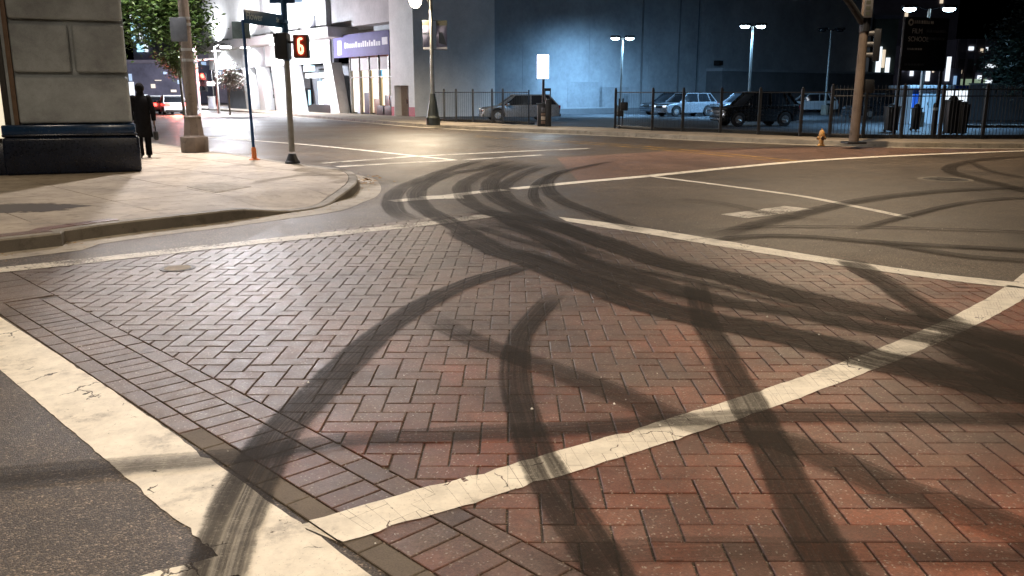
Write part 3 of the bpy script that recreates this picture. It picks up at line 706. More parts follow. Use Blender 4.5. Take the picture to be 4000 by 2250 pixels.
skid([B(-300, -40), B(100, 60), B(600, 210), B(1100, 390), B(1600, 560), B(2100, 690), B(2500, 790), C_(700, 600), C_(1200, 720), C_(1700, 840), C_(2200, 980), C_(2750, 1165), C_(3400, 1400)], 1.5, .24, 'broad smear of rubber joining the long dark tyre marks', (.12, .03), 2.0, 34)
skid([A(1500, 150), A(1250, 230), A(1000, 330), A(860, 450), A(900, 560), A(1100, 680), A(1400, 790), A(1800, 920), A(2300, 1080)], 1.5, .16, 'broad smear of rubber inside the curved tyre marks', (.15, .15), 1.3, 30)
skid([C_(1500, 900), C_(1900, 1010), C_(2300, 1150), C_(3300, 1560)], .9, .4, 'broad smear of rubber near the right end of the diagonal white line', (.25, .02), 1.1, 24)
skid([B(300, 300), B(800, 480), B(1300, 640), B(1800, 760), B(2300, 860)], .16, .7, 'narrow dark streak inside the broad smear', (.2, .2))
skid([B(1300, 470), B(1800, 590), B(2400, 720), C_(700, 540), C_(1200, 640), C_(1700, 730)], .14, .7, 'narrow dark streak beside the long dark tyre mark', (.2, .2))
# ---- kerb, gutter, corner pavement --------------------------------------------
def zs(x, y):
    """pavement height: 15 cm, dipping to the road at the corner ramp"""
    d = math.hypot(x + 2.75, y - 12.95); t = max(0.0, min(1.0, (d - 0.45) / 1.3)); t = t * t * (3 - 2 * t)
    return 0.018 + 0.132 * t
kp = [gp(0, 602, .15), gp(161, 578, .15), gp(319, 557, .15), gp(525, 534.5, .15), gp(615, 527, .13), gp(769, 519.5, .06), gp(815, 516, .025), gp(850, 502, .025), gp(880, 482, .09), gp(897, 459, .15), gp(899, 444, .15), gp(886, 431.6, .15), gp(853, 424.5, .15), gp(795, 417, .15)]
d0 = (Vector(kp[0]) - Vector(kp[1])).normalized()
kp = [(kp[0][0] - 0.80 * 22, kp[0][1] - 0.60 * 22), (kp[0][0] - 0.78 * 6, kp[0][1] - 0.62 * 6)] + kp + [(-5.2, 19.9), (-6.7, 21.9), (-8.5, 24.1), (-11.2, 27.4), (-16.2, 33.9), (-27, 48), (-45, 71)]
KL = smooth_line(kp, 0.22)
def off_line(L, d):
    out = []
    for i, p in enumerate(L):
        t = (L[min(i + 1, len(L) - 1)] - L[max(i - 1, 0)]).normalized(); out.append(p + Vector((-t.y, t.x)) * d)
    return out
KI = off_line(KL, 0.16); KG = off_line(KL, -0.42)
def ribbon(name, A_, B_, za, zb, mat, b=None):
    b = b or MB(); n = len(A_)
    vs = [(p.x, p.y, za(p)) for p in A_] + [(p.x, p.y, zb(q)) for q in B_ for p in (q,)]
    b.add(vs, [(i, i + 1, n + i + 1, n + i) for i in range(n - 1)]); return b
kerb = MB()
KT = off_line(KL, 0.02); KF = off_line(KL, -0.012)
zk = lambda p: max(zs(p.x, p.y), 0.012)
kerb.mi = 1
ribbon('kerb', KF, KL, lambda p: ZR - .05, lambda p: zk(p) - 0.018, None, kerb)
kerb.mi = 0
ribbon('kerb', KL, KT, lambda p: zk(p) - 0.018, zk, None, kerb)
ribbon('kerb', KT, KI, zk, zk, None, kerb)
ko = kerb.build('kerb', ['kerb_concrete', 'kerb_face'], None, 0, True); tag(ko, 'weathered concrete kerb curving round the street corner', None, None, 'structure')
gut = ribbon('gutter', off_line(KL, -.008), KG, lambda p: ZR + .010, lambda p: ZR + .004, None).build('gutter', 'gutter_concrete', None)
tag(gut, 'pale concrete gutter strip along the corner kerb', None, None, 'structure')
walk = empty('sidewalk'); tag(walk, 'cream concrete corner sidewalk with scored slabs', None, None, 'structure')
outline = [(p.x, p.y) for p in off_line(KL, 0.168)] + [(-70, 71), (-70, -16), (KL[0].x - 1, KL[0].y - 1)]
outline = ccw(outline)
CELL = 1.5
def slab_geo(poly, sub):
    b = MB(); ins = inset(poly, 0.007) or ccw(poly)
    if not sub:
        n = len(ins); c = (sum(p[0] for p in ins) / n, sum(p[1] for p in ins) / n)
        b.add([(p[0], p[1], zs(*p)) for p in ins] + [(p[0], p[1], zs(*p) - .02) for p in ins], [tuple(range(n))] + [(n + i, n + (i + 1) % n, (i + 1) % n, i) for i in range(n)])
    else:
        xs = [p[0] for p in ins]; ys = [p[1] for p in ins]; g = 0.25
        x = math.floor(min(xs) / g) * g
        while x < max(xs):
            y = math.floor(min(ys) / g) * g
            while y < max(ys):
                q = clean(clip_convex(ins, [(x, y), (x + g, y), (x + g, y + g), (x, y + g)]), .001)
                if len(q) > 2 and abs(area2(q)) > 1e-5: b.add([(p[0], p[1], zs(*p)) for p in q], [tuple(range(len(q)))])
                y += g
            x += g
    return b
bed = MB()
far_b = MB()
for i in range(-60, 30):
    for j in range(-50, 40):
        cell = ccw([un(i * CELL + .3, j * CELL), un((i + 1) * CELL + .3, j * CELL), un((i + 1) * CELL + .3, (j + 1) * CELL), un(i * CELL + .3, (j + 1) * CELL)])
        q = clean(clip_convex(outline, cell))
        if len(q) < 3 or abs(area2(q)) < .004: continue
        cx = sum(p[0] for p in q) / len(q); cyy = sum(p[1] for p in q) / len(q)
        q = ccw(q)
        near = math.hypot(cx + 2.75, cyy - 12.95) < 3.2
        if cyy > 8 and cyy < 27 and cx > -10.5 and cyy > 1.0 * abs(cx) * 1.05:
            g = slab_geo(q, near)
            if g: g.build('paving_slab', 'concrete', walk, 0, near)
        else:
            ins = inset(q, .004) or q
            if ins: far_b.add([(p[0], p[1], .15) for p in ins], [tuple(range(len(ins)))])
far_b.build('far_paving', 'concrete', walk)
bp = [p for p in off_line(KL, 0.30)] + [Vector((-69, 71)), Vector((-69, -16))]
bed.add([(p.x, p.y, ZR + 0.016) for p in bp], [tuple(range(len(bp)))]); bed.build('bedding', 'kerb_concrete', walk)
# red brick edging behind the kerb
BE = off_line(KL, 0.168); BE2 = off_line(KL, 0.40)
n0 = min(range(len(KL)), key=lambda i: (KL[i] - Vector(gp(-30, 606, .15))).length); n1 = min(range(len(KL)), key=lambda i: (KL[i] - Vector(gp(300, 560, .15))).length)
cum = 0
for i in range(n0, n1):
    a = MB(); q = inset([tuple(BE[i]), tuple(BE[i + 1]), tuple(BE2[i + 1]), tuple(BE2[i])], .006)
    if q: a.prism(q, .10, .1535 + random.uniform(-.001, .002)); a.build('brick', 'edge_brick', walk)
st = MB(); x, y = gp(70, 522, .15)
st.add([(x - 1.3, y - .75, .1525), (x + 1.2, y - .75, .1525), (x + 1.2, y + .75, .1525), (x - 1.3, y + .75, .1525)], [(0, 1, 2, 3)])
so_ = st.build('stain', 'dark_stain', walk); l = so_.data.uv_layers.new(name='UVMap')
for k, uvv in enumerate(((0, 0), (1, 0), (1, 1), (0, 1))): l.data[k].uv = uvv
so_['label'] = 'dark spill stain on the sidewalk'

# far pavement and parking lot
fk = [(-75, 152), (-45, 108), (-22, 74), (-10.4, 54.5), (-3.9, 43.4), (3.46, 35.9), (7.3, 31.6), (9.6, 29.6), (11.6, 28.35), (14, 27.6), (18, 27.2), (30, 26.8), (70, 26.4)]
FL = smooth_line(fk, 0.8)
fb = MB(); FI = off_line(FL, .16)
ribbon('', off_line(FL, -.01), FL, lambda p: ZR - .05, lambda p: .132, None, fb); ribbon('', FL, off_line(FL, .02), lambda p: .132, lambda p: .15, None, fb); ribbon('', off_line(FL, .02), FI, lambda p: .15, lambda p: .15, None, fb)
tag(fb.build('far_kerb', 'kerb_concrete', None, 0, True), 'concrete kerb on the far side of the street', None, None, 'structure')
fg = ribbon('', off_line(FL, -.008), off_line(FL, -.45), lambda p: ZR + .010, lambda p: ZR + .004, None).build('far_gutter', 'gutter_concrete'); tag(fg, 'pale gutter of the far kerb', None, None, 'structure')
back = [(70, 30.2), (17.3, 30.3), (14.75, 30.4), (12.3, 30.9), (10.53, 32.4), (9.36, 33.8), (7, 36.4), (4.6, 39.4), (1.9, 41.8), (-1, 46.8), (-4.25, 49), (-5.4, 57.5)]
EF = Vector((-.6, .8)); PF = Vector((-6.0, 58.0))        # line of the white building
back += [tuple(PF + EF * t) for t in (0, 20, 45, 110)]
fw = MB(); pp = [tuple(p) for p in off_line(FL, .168)] + [(p[0], p[1]) for p in back]
pp = ccw(pp); fw.add([(p[0], p[1], .148) for p in pp], [tuple(range(len(pp)))])
tag(fw.build('far_sidewalk', 'concrete'), 'pale concrete sidewalk on the far side of the street', None, None, 'structure')
lot = sheet('parking_lot', [(p[0], p[1]) for p in back[:12]] + [(-5.0, 62), (60, 130), (200, 130), (200, 30.2)], .10, 'lot_asphalt')
tag(lot, 'dark asphalt parking lot behind the black fence', None, None, 'structure')

# ================================================================== BUILDINGS
# ---- corner building with rusticated blocks ------------------------------------
CB = Vector(gp(345, 430, .15)); LB = Vector(gp(64, 438.5, .15))
ax = (LB - CB); wface = ax.length; ax.normalize(); nout = Vector((ax.y, -ax.x))
if nout.y > 0: nout = -nout
cbld = empty('corner_building', (CB.x, CB.y, .15)); tag(cbld, 'grey stone corner building with dark polished base behind the sidewalk', 'building')
MC = frame((0, 0, 0), (ax.x, ax.y, 0), (0, 0, 1))            # local: x leftwards along the wall, y up, z = ax x up
sgn = 1 if (Vector((ax.x, ax.y, 0)).cross(Vector((0, 0, 1)))).dot(Vector((nout.x, nout.y, 0))) > 0 else -1
def cbox(x0, x1, z0, z1, d0, d1, name, mat, bevel=0.0, parent=None, segs=2):
    """block on the corner wall: x from the corner, z above the pavement, d outwards"""
    b = MB(); lo, hi = sorted((d0 * sgn, d1 * sgn)); b.box((x0, z0, lo), (x1, z1, hi), MC); return b.build(name, mat, parent or cbld, bevel, False, segs)
Yc = CB.y
zc = lambda py: hz(py, Yc - .2) - .15
z_base, z_band, z_wall = zc(342), zc(309), zc(300)
j2, j1 = zc(183), zc(52); TOP = 12.0
# carcass behind the blocks
m_dir = Vector((-.93, -.37)); back_dir = Vector((-.62, .78))
P0 = CB - nout * .06; P1 = CB + ax * wface - nout * .06
carc = MB(); foot = [P0, P1, P1 + m_dir * 16, P1 + m_dir * 16 + back_dir * 24, P0 + back_dir * 26]
carc.prism(ccw([(p.x - CB.x, p.y - CB.y) for p in foot]), 0, TOP); carc.build('wall', 'stone', cbld)
cbox(-.10, wface + .3, 0, z_base, -.05, .22, 'base_stone', 'navy_granite', .05, segs=3)
cbox(-.05, wface + .3, z_base, z_band - .02, -.05, .14, 'base_trim', 'navy_trim', .03)
cbox(-.07, wface + .3, z_base + .015, z_base + .06, .10, .19, 'base_ledge', 'navy_granite', .02)
gj = .07
xe = wface - .02
for (x0, x1, a, b_) in ((0, xe, z_band, j2 - gj), (0, .48 * xe - gj / 2, j2, j1 - gj), (.48 * xe + gj / 2, xe, j2, j1 - gj), (0, xe, j1, j1 + 1.62), (0, .48 * xe, j1 + 1.65, j1 + 3.2), (.48 * xe + gj, xe, j1 + 1.65, j1 + 3.2)):
    cbox(x0 + .005, x1, a, b_, -.05, .075, 'stone_block', 'stone', .07, segs=5)
# narrow corner return and trim of the shop window
cbox(xe + .005, xe + .09, z_base - .2, 8, -.05, .055, 'window_trim', 'bronze_trim', .01)
# shop window on the street side
wx0 = P1 - CB
MS = frame((wx0.x, wx0.y, 0), (m_dir.x, m_dir.y, 0), (0, 0, 1)); sg2 = 1 if (Vector((m_dir.x, m_dir.y, 0)).cross(Vector((0, 0, 1)))).y < 0 else -1
def sbox(x0, x1, z0, z1, d0, d1, name, mat, bevel=0.0, parent=None):
    b = MB(); lo, hi = sorted((d0 * sg2, d1 * sg2)); b.box((x0, z0, lo), (x1, z1, hi), MS); return b.build(name, mat, parent or cbld, bevel)
sbox(.12, 16, 0, .62, -.05, .2, 'base_stone', 'navy_granite', .04)
for k in range(4):
    f = sbox(.14 + k * 3.6, 3.4 + k * 3.6, .62, 3.6, 0, .05, 'window_frame', 'dark_frame', .01)
    sbox(.24 + k * 3.6, 3.3 + k * 3.6, .70, 3.5, .051, .062, 'pane', 'shop_window', 0, f)

# ---- white building across the street --------------------------------------------
wb = empty('white_building', (PF.x, PF.y, 0)); tag(wb, 'floodlit white modern building with leaning columns and purple banner', 'building')
MW = frame((0, 0, 0), (EF.x, EF.y, 0), (0, 0, 1))          # local x = metres along the front, y = up, z = into the building
def tw(px, z=2.0):
    k = (px * KPX - 2000) / FPX; t = 5.0
    for _ in range(12):
        Y = PF.y + EF.y * t; kk = k * (CP + (CAM_H - z) * SP / Y); t = (kk * PF.y - PF.x) / (EF.x - kk * EF.y)
    return t
def zw(py, t): return hz(py, PF.y + EF.y * t)
def wbox(x0, x1, z0, z1, d0, d1, name, mat, bevel=0.0, parent=None):
    b = MB(); b.box((min(x0, x1), z0, min(d0, d1)), (max(x0, x1), z1, max(d0, d1)), MW); return b.build(name, mat, parent or wb, bevel)
tE = tw(1000); tB0 = tw(990); tB1 = tw(868); tC = tw(836); tL = tw(612); tEnd = tL + 9
zcan = zw(97, tB1 + 1); zcan_t = zcan + .75
zfas = zw(158, tC)                                          # underside of the panel row
# end pillar with a doorway
td0, td1 = .75, 2.65; zd = zw(215, 1.6)
wbox(0, td0, .1, 17, -.5, 6, 'pillar', 'white_wall'); wbox(td1, tE, .1, 17, -.5, 6, 'pillar', 'white_wall'); wbox(td0, td1, zd, 17, -.5, 6, 'pillar_lintel', 'white_wall')
dr = wbox(td0, td1, .1, zd, .02, .1, 'door', 'door_paint'); wbox((td0 + td1) / 2 - .02, (td0 + td1) / 2 + .02, .16, zd - .06, -.01, .02, 'door_joint', 'dark_gap', 0, dr)
wbox((td0 + td1) / 2 + .1, (td0 + td1) / 2 + .14, .95, 1.25, -.05, .02, 'door_handle', 'dark_frame', 0, dr)
wbox(td0, td0 + .3, .15, zd, -.1, .02, 'door_reveal', 'grey_wall')
wbox(-.012, td0 + .01, .11, .75, -.515, -.5, 'painted_base', 'red_base'); wbox(td1 + .1, tE + .01, .11, .75, -.515, -.5, 'painted_base', 'red_base')
# grey upper wall over the shop front and recess
wbox(tE, tC - .5, zw(70, tB1), 17, -.1, 5, 'upper_wall', 'grey_wall')
wbox(tE, tC, .1, zw(70, tB1), 2.4, 3, 'recess_wall', 'grey_wall')
wbox(tE - .02, tB0 + .1, .1, 6.5, -.1, 2.4, 'recess_side', 'grey_wall')
# shop front: header panels, lit windows, doors
zh0, zh1 = zw(178, tB1), zw(150, tB1)
n = 5
for k in range(n):
    a = tB0 + (tB1 - tB0) * k / n; b_ = tB0 + (tB1 - tB0) * (k + 1) / n
    wbox(a + .04, b_ - .04, zh0 + .02, zh1 + .5, .55, .62, 'header_panel', 'dark_gap' if k == 0 else 'grey_wall')
    wbox(b_ - .04, b_ + .04, .1, zh1 + .5, .45, .65, 'mullion', 'grey_metal')
    lit = ('shop_interior_white', 'shop_interior', 'shop_interior', 'shop_interior', 'warm_window')[k]
    wbox(a + .06, b_ - .06, .25 + .9 * (k == 0), zh0 - .55, .66, .70, 'pane', lit)
    wbox(a + .06, b_ - .06, zh0 - .45, zh0 - .03, .66, .70, 'transom_pane', ('shop_interior_white', 'blue_glow', 'shop_interior', 'shop_interior', 'warm_window')[k])
    wbox(a + .04, b_ - .04, zh0 - .54, zh0 - .46, .5, .66, 'transom', 'grey_metal')
    wbox(a + .04, b_ - .04, zh0 - .02, zh0 + .02, .5, .66, 'transom', 'grey_metal')
for k, (q0, q1, hh) in enumerate(((.15, .30, 1.5), (.42, .52, 1.25), (.62, .72, 1.7), (.80, .88, 1.3))):
    t0 = tB0 + (tB1 - tB0) * q0; t1 = tB0 + (tB1 - tB0) * q1
    wbox(t0, t1, .15, hh, .50, .60, 'window_display', ('dark_frame', 'bronze_trim', 'dark_gap', 'booth_panel')[k], .03)
# banner
bn = MB(); zb1a, zb1b = zw(79, tB0 + .2), zw(88, tB1 + .8); zb0a, zb0b = zw(137, tB0 + .2), zw(147, tB1 + .8)
bx0, bx1 = tB0 - .1, tB1 + 1.0
zt = (zb1a + zb1b) / 2; zb = (zb0a + zb0b) / 2
ban = wbox(bx0, bx1, zb, zt, -.32, -.26, 'banner', 'banner_purple', .01)
w_ = bx1 - bx0; h_ = zt - zb
wbox(bx1 - .16 * w_, bx1 - .08 * w_, zb + .12 * h_, zb + .76 * h_, -.335, -.321, 'banner_emblem', 'banner_white', 0, ban)
rr = random.Random(3)
x = bx0 + .14 * w_
while x < bx1 - .24 * w_:
    hh = rr.choice((.13, .13, .16, .2)) * h_; ww = rr.uniform(.018, .04) * w_
    wbox(x, x + ww, zb + .40 * h_, zb + .40 * h_ + hh + .05 * h_, -.335, -.321, 'banner_lettering', 'banner_white', 0, ban); x += ww + .012 * w_
wbox(bx0 + .02 * w_, bx0 + .11 * w_, zb + .42 * h_, zb + .72 * h_, -.335, -.321, 'banner_lettering', 'banner_white', 0, ban)
# canopy, bright upper block, panels
wbox(tB1 - .6, tEnd, zcan, zcan_t, -1.5, 1, 'canopy', 'white_wall', .02)
wbox(tC - .5, tEnd, zcan_t, 17, -.5, 6, 'upper_block', 'white_wall')
zup = zw(45, tC + 2)
for px, w2 in ((688, .7), (862 - 45, 1.0)):
    t = tw(px); 
    if px < 760: wbox(t, t + w2, zcan_t + .8, 12, -.52, -.49, 'facade_slot', 'grey_wall')
    else: wbox(t, t + w2, zw(75, t), zw(40, t), -.56, -.49, 'facade_opening', 'dark_gap')
gaps = [tw(p) for p in (841, 794, 754, 711, 674, 639, 612)]
for k in range(len(gaps) - 1):
    a, b_ = gaps[k] + .16, gaps[k + 1] - .16
    wbox(a, b_, zfas, zcan, -.15, .4, 'fascia_panel', 'white_wall' if k % 2 else 'grey_wall', .02)
    wbox(gaps[k] - .16, gaps[k] + .16, zfas, zcan, .0, .4, 'fascia_gap', 'dark_gap')
wbox(gaps[-1] - .16, tEnd, zfas, zcan, -.15, .4, 'fascia_panel', 'white_wall')
mat_plain('rear_grey', (.20, .21, .23), .7, 0, .15, .8)
wbox(tC - .4, tEnd, .1, zfas, 1.5, 1.7, 'rear_wall', 'rear_grey')
for px, lean, w2 in ((852, -1.0, 1.9), (752, -.9, 1.5), (712, -.9, 1.5), (672, -.9, 1.5), (636, -.9, 1.4)):
    t = tw(px); b = MB()
    vs = []
    for (zz, dx, ww) in ((.1, 0, w2), (zfas, lean * -.9, w2 * .7)):
        for (a, d) in ((-.5, -.45), (.5, -.45), (.5, .45), (-.5, .45)): vs.append(MW @ Vector((t + dx + a * ww, zz, d)))
    b.add(vs, [(0, 3, 2, 1), (4, 5, 6, 7), (0, 1, 5, 4), (1, 2, 6, 5), (2, 3, 7, 6), (3, 0, 4, 7)]); b.build('column', 'white_wall', wb, .03)
for px0, px1 in ((664, 646), (704, 684), (744, 724), (790, 764), (628, 618)):
    t0, t1 = tw(px0), tw(px1)
    wf_ = wbox(t0, t1, .5, zfas - .3, 1.38, 1.5, 'window', 'dark_gap'); 
    wbox(t0 + .1, t1 - .1, .6, 1.9, 1.36, 1.38, 'pane', 'car_glass', 0, wf_); wbox(t0 + .1, t1 - .1, 2.05, zfas - .45, 1.36, 1.38, 'pane', 'sign_white', 0, wf_); wbox(t0 + .1, (t0 + t1) / 2 - .3, .6, 1.9, 1.34, 1.36, 'lit_pane', 'cyan_glow', 0, wf_)
# grey bay, lintel, blue lights, planters
t0, t1 = tw(843), tw(803)
wbox(t0, t1, .1, zw(196, t1), .3, .4, 'grey_bay', 'grey_wall'); wbox(t0 - .1, tw(775), zw(196, t1), zw(184, t1), -.2, .5, 'lintel', 'white_wall', .02)
wbox(t0, t1 + 1, .1, .75, -.5, .1, 'planter_box', 'bin_black', .02)
wbox(tw(786), tw(773), zw(178, t1), zw(164, t1), -.25, .3, 'blue_light_box', 'cyan_glow')
wbox(tw(779), tw(766), .3, 2.6, 1.2, 1.25, 'blue_pane', 'cyan_glow')
wbox(tw(628), tw(616), .2, 4.2, .3, .4, 'blue_screen', 'cyan_glow')
wbox(tw(990), tw(984), .9, 3.0, .2, .3, 'blue_sign_strip', 'blue_glow')
for px, hh in ((965, 1.25), (985, 1.0)):
    t = tw(px); wbox(t - .5, t + .5, .12, .8, -.35, .25, 'planter_box', 'bin_black', .02)
# canopy downlights
for t in (tC + 3, tC + 9, tC + 16, tC + 24):
    b = MB(); b.box((t - .5, zcan - .06, -1.1), (t + .5, zcan + .01, -.6), MW); f = b.build('downlight', 'lamp_white', wb)
    lamp('downlight_lamp', wb, MW @ Vector((t, zcan - .12, -.85)), 'SPOT', 2000, (.90, .93, 1), .3, 165, (0, 0, -1), .3)
    lamp('uplight_lamp', wb, MW @ Vector((t, zcan_t + .25, -1.35)), 'SPOT', 2600, (.90, .94, 1), .3, 150, MW.to_3x3() @ Vector((0, 1, .45)), .5)
    b = MB(); b.box((t - .3, zcan_t + .01, -1.48), (t + .3, zcan_t + .16, -1.2), MW); b.build('uplight', 'grey_metal', wb, .02)

# ---- big blind wall behind the parking lot ------------------------------------------
VF = Vector((.79, .613)); PB = Vector((-5.2, 59.0)); NB = Vector((VF.y, -VF.x))
bw = empty('blind_wall_building', (PB.x, PB.y, 0)); tag(bw, 'tall blank wall of a large building behind the parking lot', 'building')
MBW = frame((0, 0, 0), (VF.x, VF.y, 0), (0, 0, 1))      # local z = VF x up, towards the street
def bbox(x0, x1, z0, z1, d0, d1, name, mat, bevel=0.0, parent=None):
    b = MB(); b.box((x0, z0, d0), (x1, z1, d1), MBW); return b.build(name, mat, parent or bw, bevel)
def tb(px, z=2.0):
    k = (px * KPX - 2000) / FPX; t = 10.0
    for _ in range(12):
        Y = PB.y + VF.y * t; kk = k * (CP + (CAM_H - z) * SP / Y); t = (kk * PB.y - PB.x) / (VF.x - kk * VF.y)
    return t
mat_plain('patch_wall', (.30, .315, .335), .85, 0, .16, .5)
tS = tb(1763, 8); tR = tb(2196, 8)
bbox(0, tS - .25, .05, 26, -8, 0, 'wall', 'big_wall'); bbox(tS - .25, tS + .25, .05, 26, -8, -.35, 'wall_joint', 'dark_gap'); bbox(tS + .25, tR, .05, 22, -8, -.12, 'wall', 'big_wall')
zl = hz(182, PB.y + VF.y * (tS + 8)); bbox(tS + 1.2, tR + 2, .05, zl, -.1, 1.6, 'annex_wall', 'low_wall'); bbox(tS + 1.1, tR + 2.1, zl, zl + .22, -.1, 1.7, 'annex_coping', 'big_wall')
bbox(0, tS + 1, .05, .5, 0, .18, 'wall_foot', 'low_wall')
cm = bbox(tS + 2.0, tS + 2.5, zl + .5, zl + .9, 0, .6, 'wall_camera', 'dark_frame')
for px, py, w2, h2 in ((1472, 243, 3.6, 2.2), (1545, 252, 3.2, 2.0), (1590, 262, 3.4, 1.6)):     # patches of fresh paint
    t = tb(px); z = hz(py, PB.y + VF.y * t); bbox(t - w2 / 2, t + w2 / 2, max(.6, z - h2 / 2), z + h2 / 2, .0, .012, 'paint_patch', 'patch_wall')
for z in ():
    bbox(.02, tS - .3, z, z + .05, .0, .025, 'wall_seam', 'low_wall')
for px, z0, z1, r_ in ((1610, .5, 26, .07), (1226, .5, 9.0, .05), (1702, .5, 26, .06)):
    t = tb(px); m = MB(); m.tube([MBW @ Vector((t, z0, .1)), MBW @ Vector((t, z1, .1))], r_, 8); m.build('downpipe', 'low_wall', bw)
for px, z0, w2, h2 in ():
    t = tb(px); f = bbox(t, t + w2, z0, z0 + h2, .0, .08, 'wall_vent', 'low_wall')
    for q in range(5): bbox(t + .06, t + w2 - .06, z0 + .08 + q * h2 / 5.6, z0 + .13 + q * h2 / 5.6, .081, .12, 'vent_louvre', 'dark_gap', 0, f)
for k in range(9):
    t = tb(1125) + k * 6.5
    if t < tS - 2: bbox(t, t + .03, .5, 26, .0, .012, 'wall_seam', 'patch_wall')

# olive house end and far buildings on the right
def block(name, label, px0, px1, py_top, Y, depth, mat, cat='building', z0=.05, rot=0.0):
    a = at(px0, py_top, Y); b_ = at(px1, py_top, Y)
    e = empty(name, (a.x, Y, 0)); e.rotation_euler = (0, 0, rot); tag(e, label, cat)
    m = MB(); m.box((0, 0, z0), (b_.x - a.x, depth, a.z)); m.build('wall', mat, e); return e, b_.x - a.x, a.z
e, w_, h_ = block('stucco_building', 'olive grey stucco building end behind the signal pole', 2205, 2262, 48, 92, 10, 'olive_wall')
m = MB(); m.box((-.3, -.3, h_), (w_ + .3, 10, h_ + .4)); m.build('parapet', 'far_building', e)
for (a, b_, mat, z0, z1) in ((.15, .36, 'white_window', 3.0, 6.3), (.4, .52, 'warm_window', 4.2, 6.0), (.58, .75, 'white_window', 3.2, 5.2)):
    m = MB(); m.box((a * w_, -.12, z0), (b_ * w_, 0, z1)); m.build('window', mat, e)
e, w_, h_ = block('parking_structure', 'lit multi level parking structure beyond the lot', 2408, 2505, 98, 118, 22, 'far_building')
for (a, b_, za, zb_, mat) in ((.04, .96, .50, .70, 'dark_gap'), (.04, .96, .80, .93, 'far_building_warm'), (.04, .90, .12, .40, 'green_glow')):
    m = MB(); m.box((a * w_, -.15, za * h_), (b_ * w_, 0.05, zb_ * h_)); m.build('parking_level', mat, e)
for (a, zz, mat, ww) in ((.30, .83, 'white_window', .13), (.80, .57, 'white_window', .30), (.62, .40, 'white_window', .10), (.85, .33, 'white_window', .16), (.05, .48, 'warm_window', .14), (.62, .80, 'warm_window', .06), (.75, .82, 'white_window', .05)):
    m = MB(); m.box((a * w_, -.3, zz * h_), ((a + ww) * w_, -.16, (zz + .055) * h_)); m.build('lamp_strip', mat, e)
for k in range(5):
    m = MB(); x = (.02 + .235 * k) * w_; m.box((x, -.22, 0), (x + .3, .1, h_)); m.build('pier', 'far_building_warm', e)
e, w_, h_ = block('dark_tower', 'dark tower behind the film school sign', 2198, 2420, -40, 190, 20, 'far_building')
for (i, j) in ((3, 2), (5, 4), (8, 1), (9, 3), (11, 2), (4, 1), (10, 5)):
    m = MB(); m.box((i * w_ / 13, -.2, 3 + j * 3.4), ((i + .45) * w_ / 13, 0, 4.6 + j * 3.4)); m.build('window', 'white_window' if (i + j) % 3 else 'warm_window', e)
e, w_, h_ = block('low_shops', 'low dark row of shops with scattered bright windows', 2265, 2420, 172, 105, 8, 'far_building')
for a, b_, z0, z1, mat in ((.02, .06, 4.2, 5.2, 'white_window'), (.16, .21, 3.6, 4.4, 'white_window'), (.28, .31, 4.4, 4.9, 'warm_window'), (.42, .48, 3.0, 5.6, 'white_window'), (.52, .54, 4.0, 4.7, 'warm_window'), (.74, .80, 3.0, 5.8, 'white_window'), (.88, .92, 2.6, 3.6, 'blue_window')):
    m = MB(); m.box((a * w_, -.2, z0), (b_ * w_, 0, z1)); m.build('window', mat, e)

# ---- far end of the side street -------------------------------------------------------
e, w_, h_ = block('dark_building', 'dark building closing the side street behind the red cars', 318, 472, 160, 128, 12, 'far_building')
for (a, b_, za, zb_, mat) in ((.02, .09, .22, .55, 'white_window'), (.03, .07, .58, .75, 'blue_window'), (.38, .44, .40, .50, 'warm_window'), (.20, .30, .20, .24, 'white_window'), (.45, .55, .58, .60, 'warm_window'), (.60, .66, .74, .80, 'blue_window'), (.82, .86, .5, .6, 'blue_window'), (.12, .28, .14, .18, 'white_window'), (.70, .78, .30, .36, 'warm_window')):
    m = MB(); m.box((a * w_, -.3, za * h_), (b_ * w_, 0, zb_ * h_)); m.build('window', mat, e)
m = MB(); m.box((-.2, -.6, h_), (w_ + .2, 1, h_ + .5)); m.build('parapet', 'far_building_warm', e)
e, w_, h_ = block('glass_tower', 'tall tower with bluish lit windows beyond the street tree', 322, 372, -10, 165, 15, 'far_building')
for i in range(5):
    for j in range(13):
        if (i * 7 + j * 5) % 4 == 0: continue
        m = MB(); m.box(((i + .12) * w_ / 5, -.3, 9 + j * 1.9), ((i + .85) * w_ / 5, 0, 10.5 + j * 1.9)); m.build('window', 'cyan_glow' if (i + j) % 3 else 'white_window', e)
e, w_, h_ = block('brick_office', 'dim purple grey office block beyond the far traffic light', 470, 640, 12, 140, 15, 'far_building_warm')
for i in range(8):
    for j in range(9):
        m = MB(); m.box(((i + .2) * w_ / 8, -.2, 4.4 + j * 3.2), ((i + .75) * w_ / 8, .02, 6.4 + j * 3.2)); m.build('window', ('blue_window', 'white_window')[j % 2] if (i * 5 + j * 3) % 5 == 0 else ('warm_window' if (i * 3 + j) % 7 == 0 else 'dark_gap'), e)

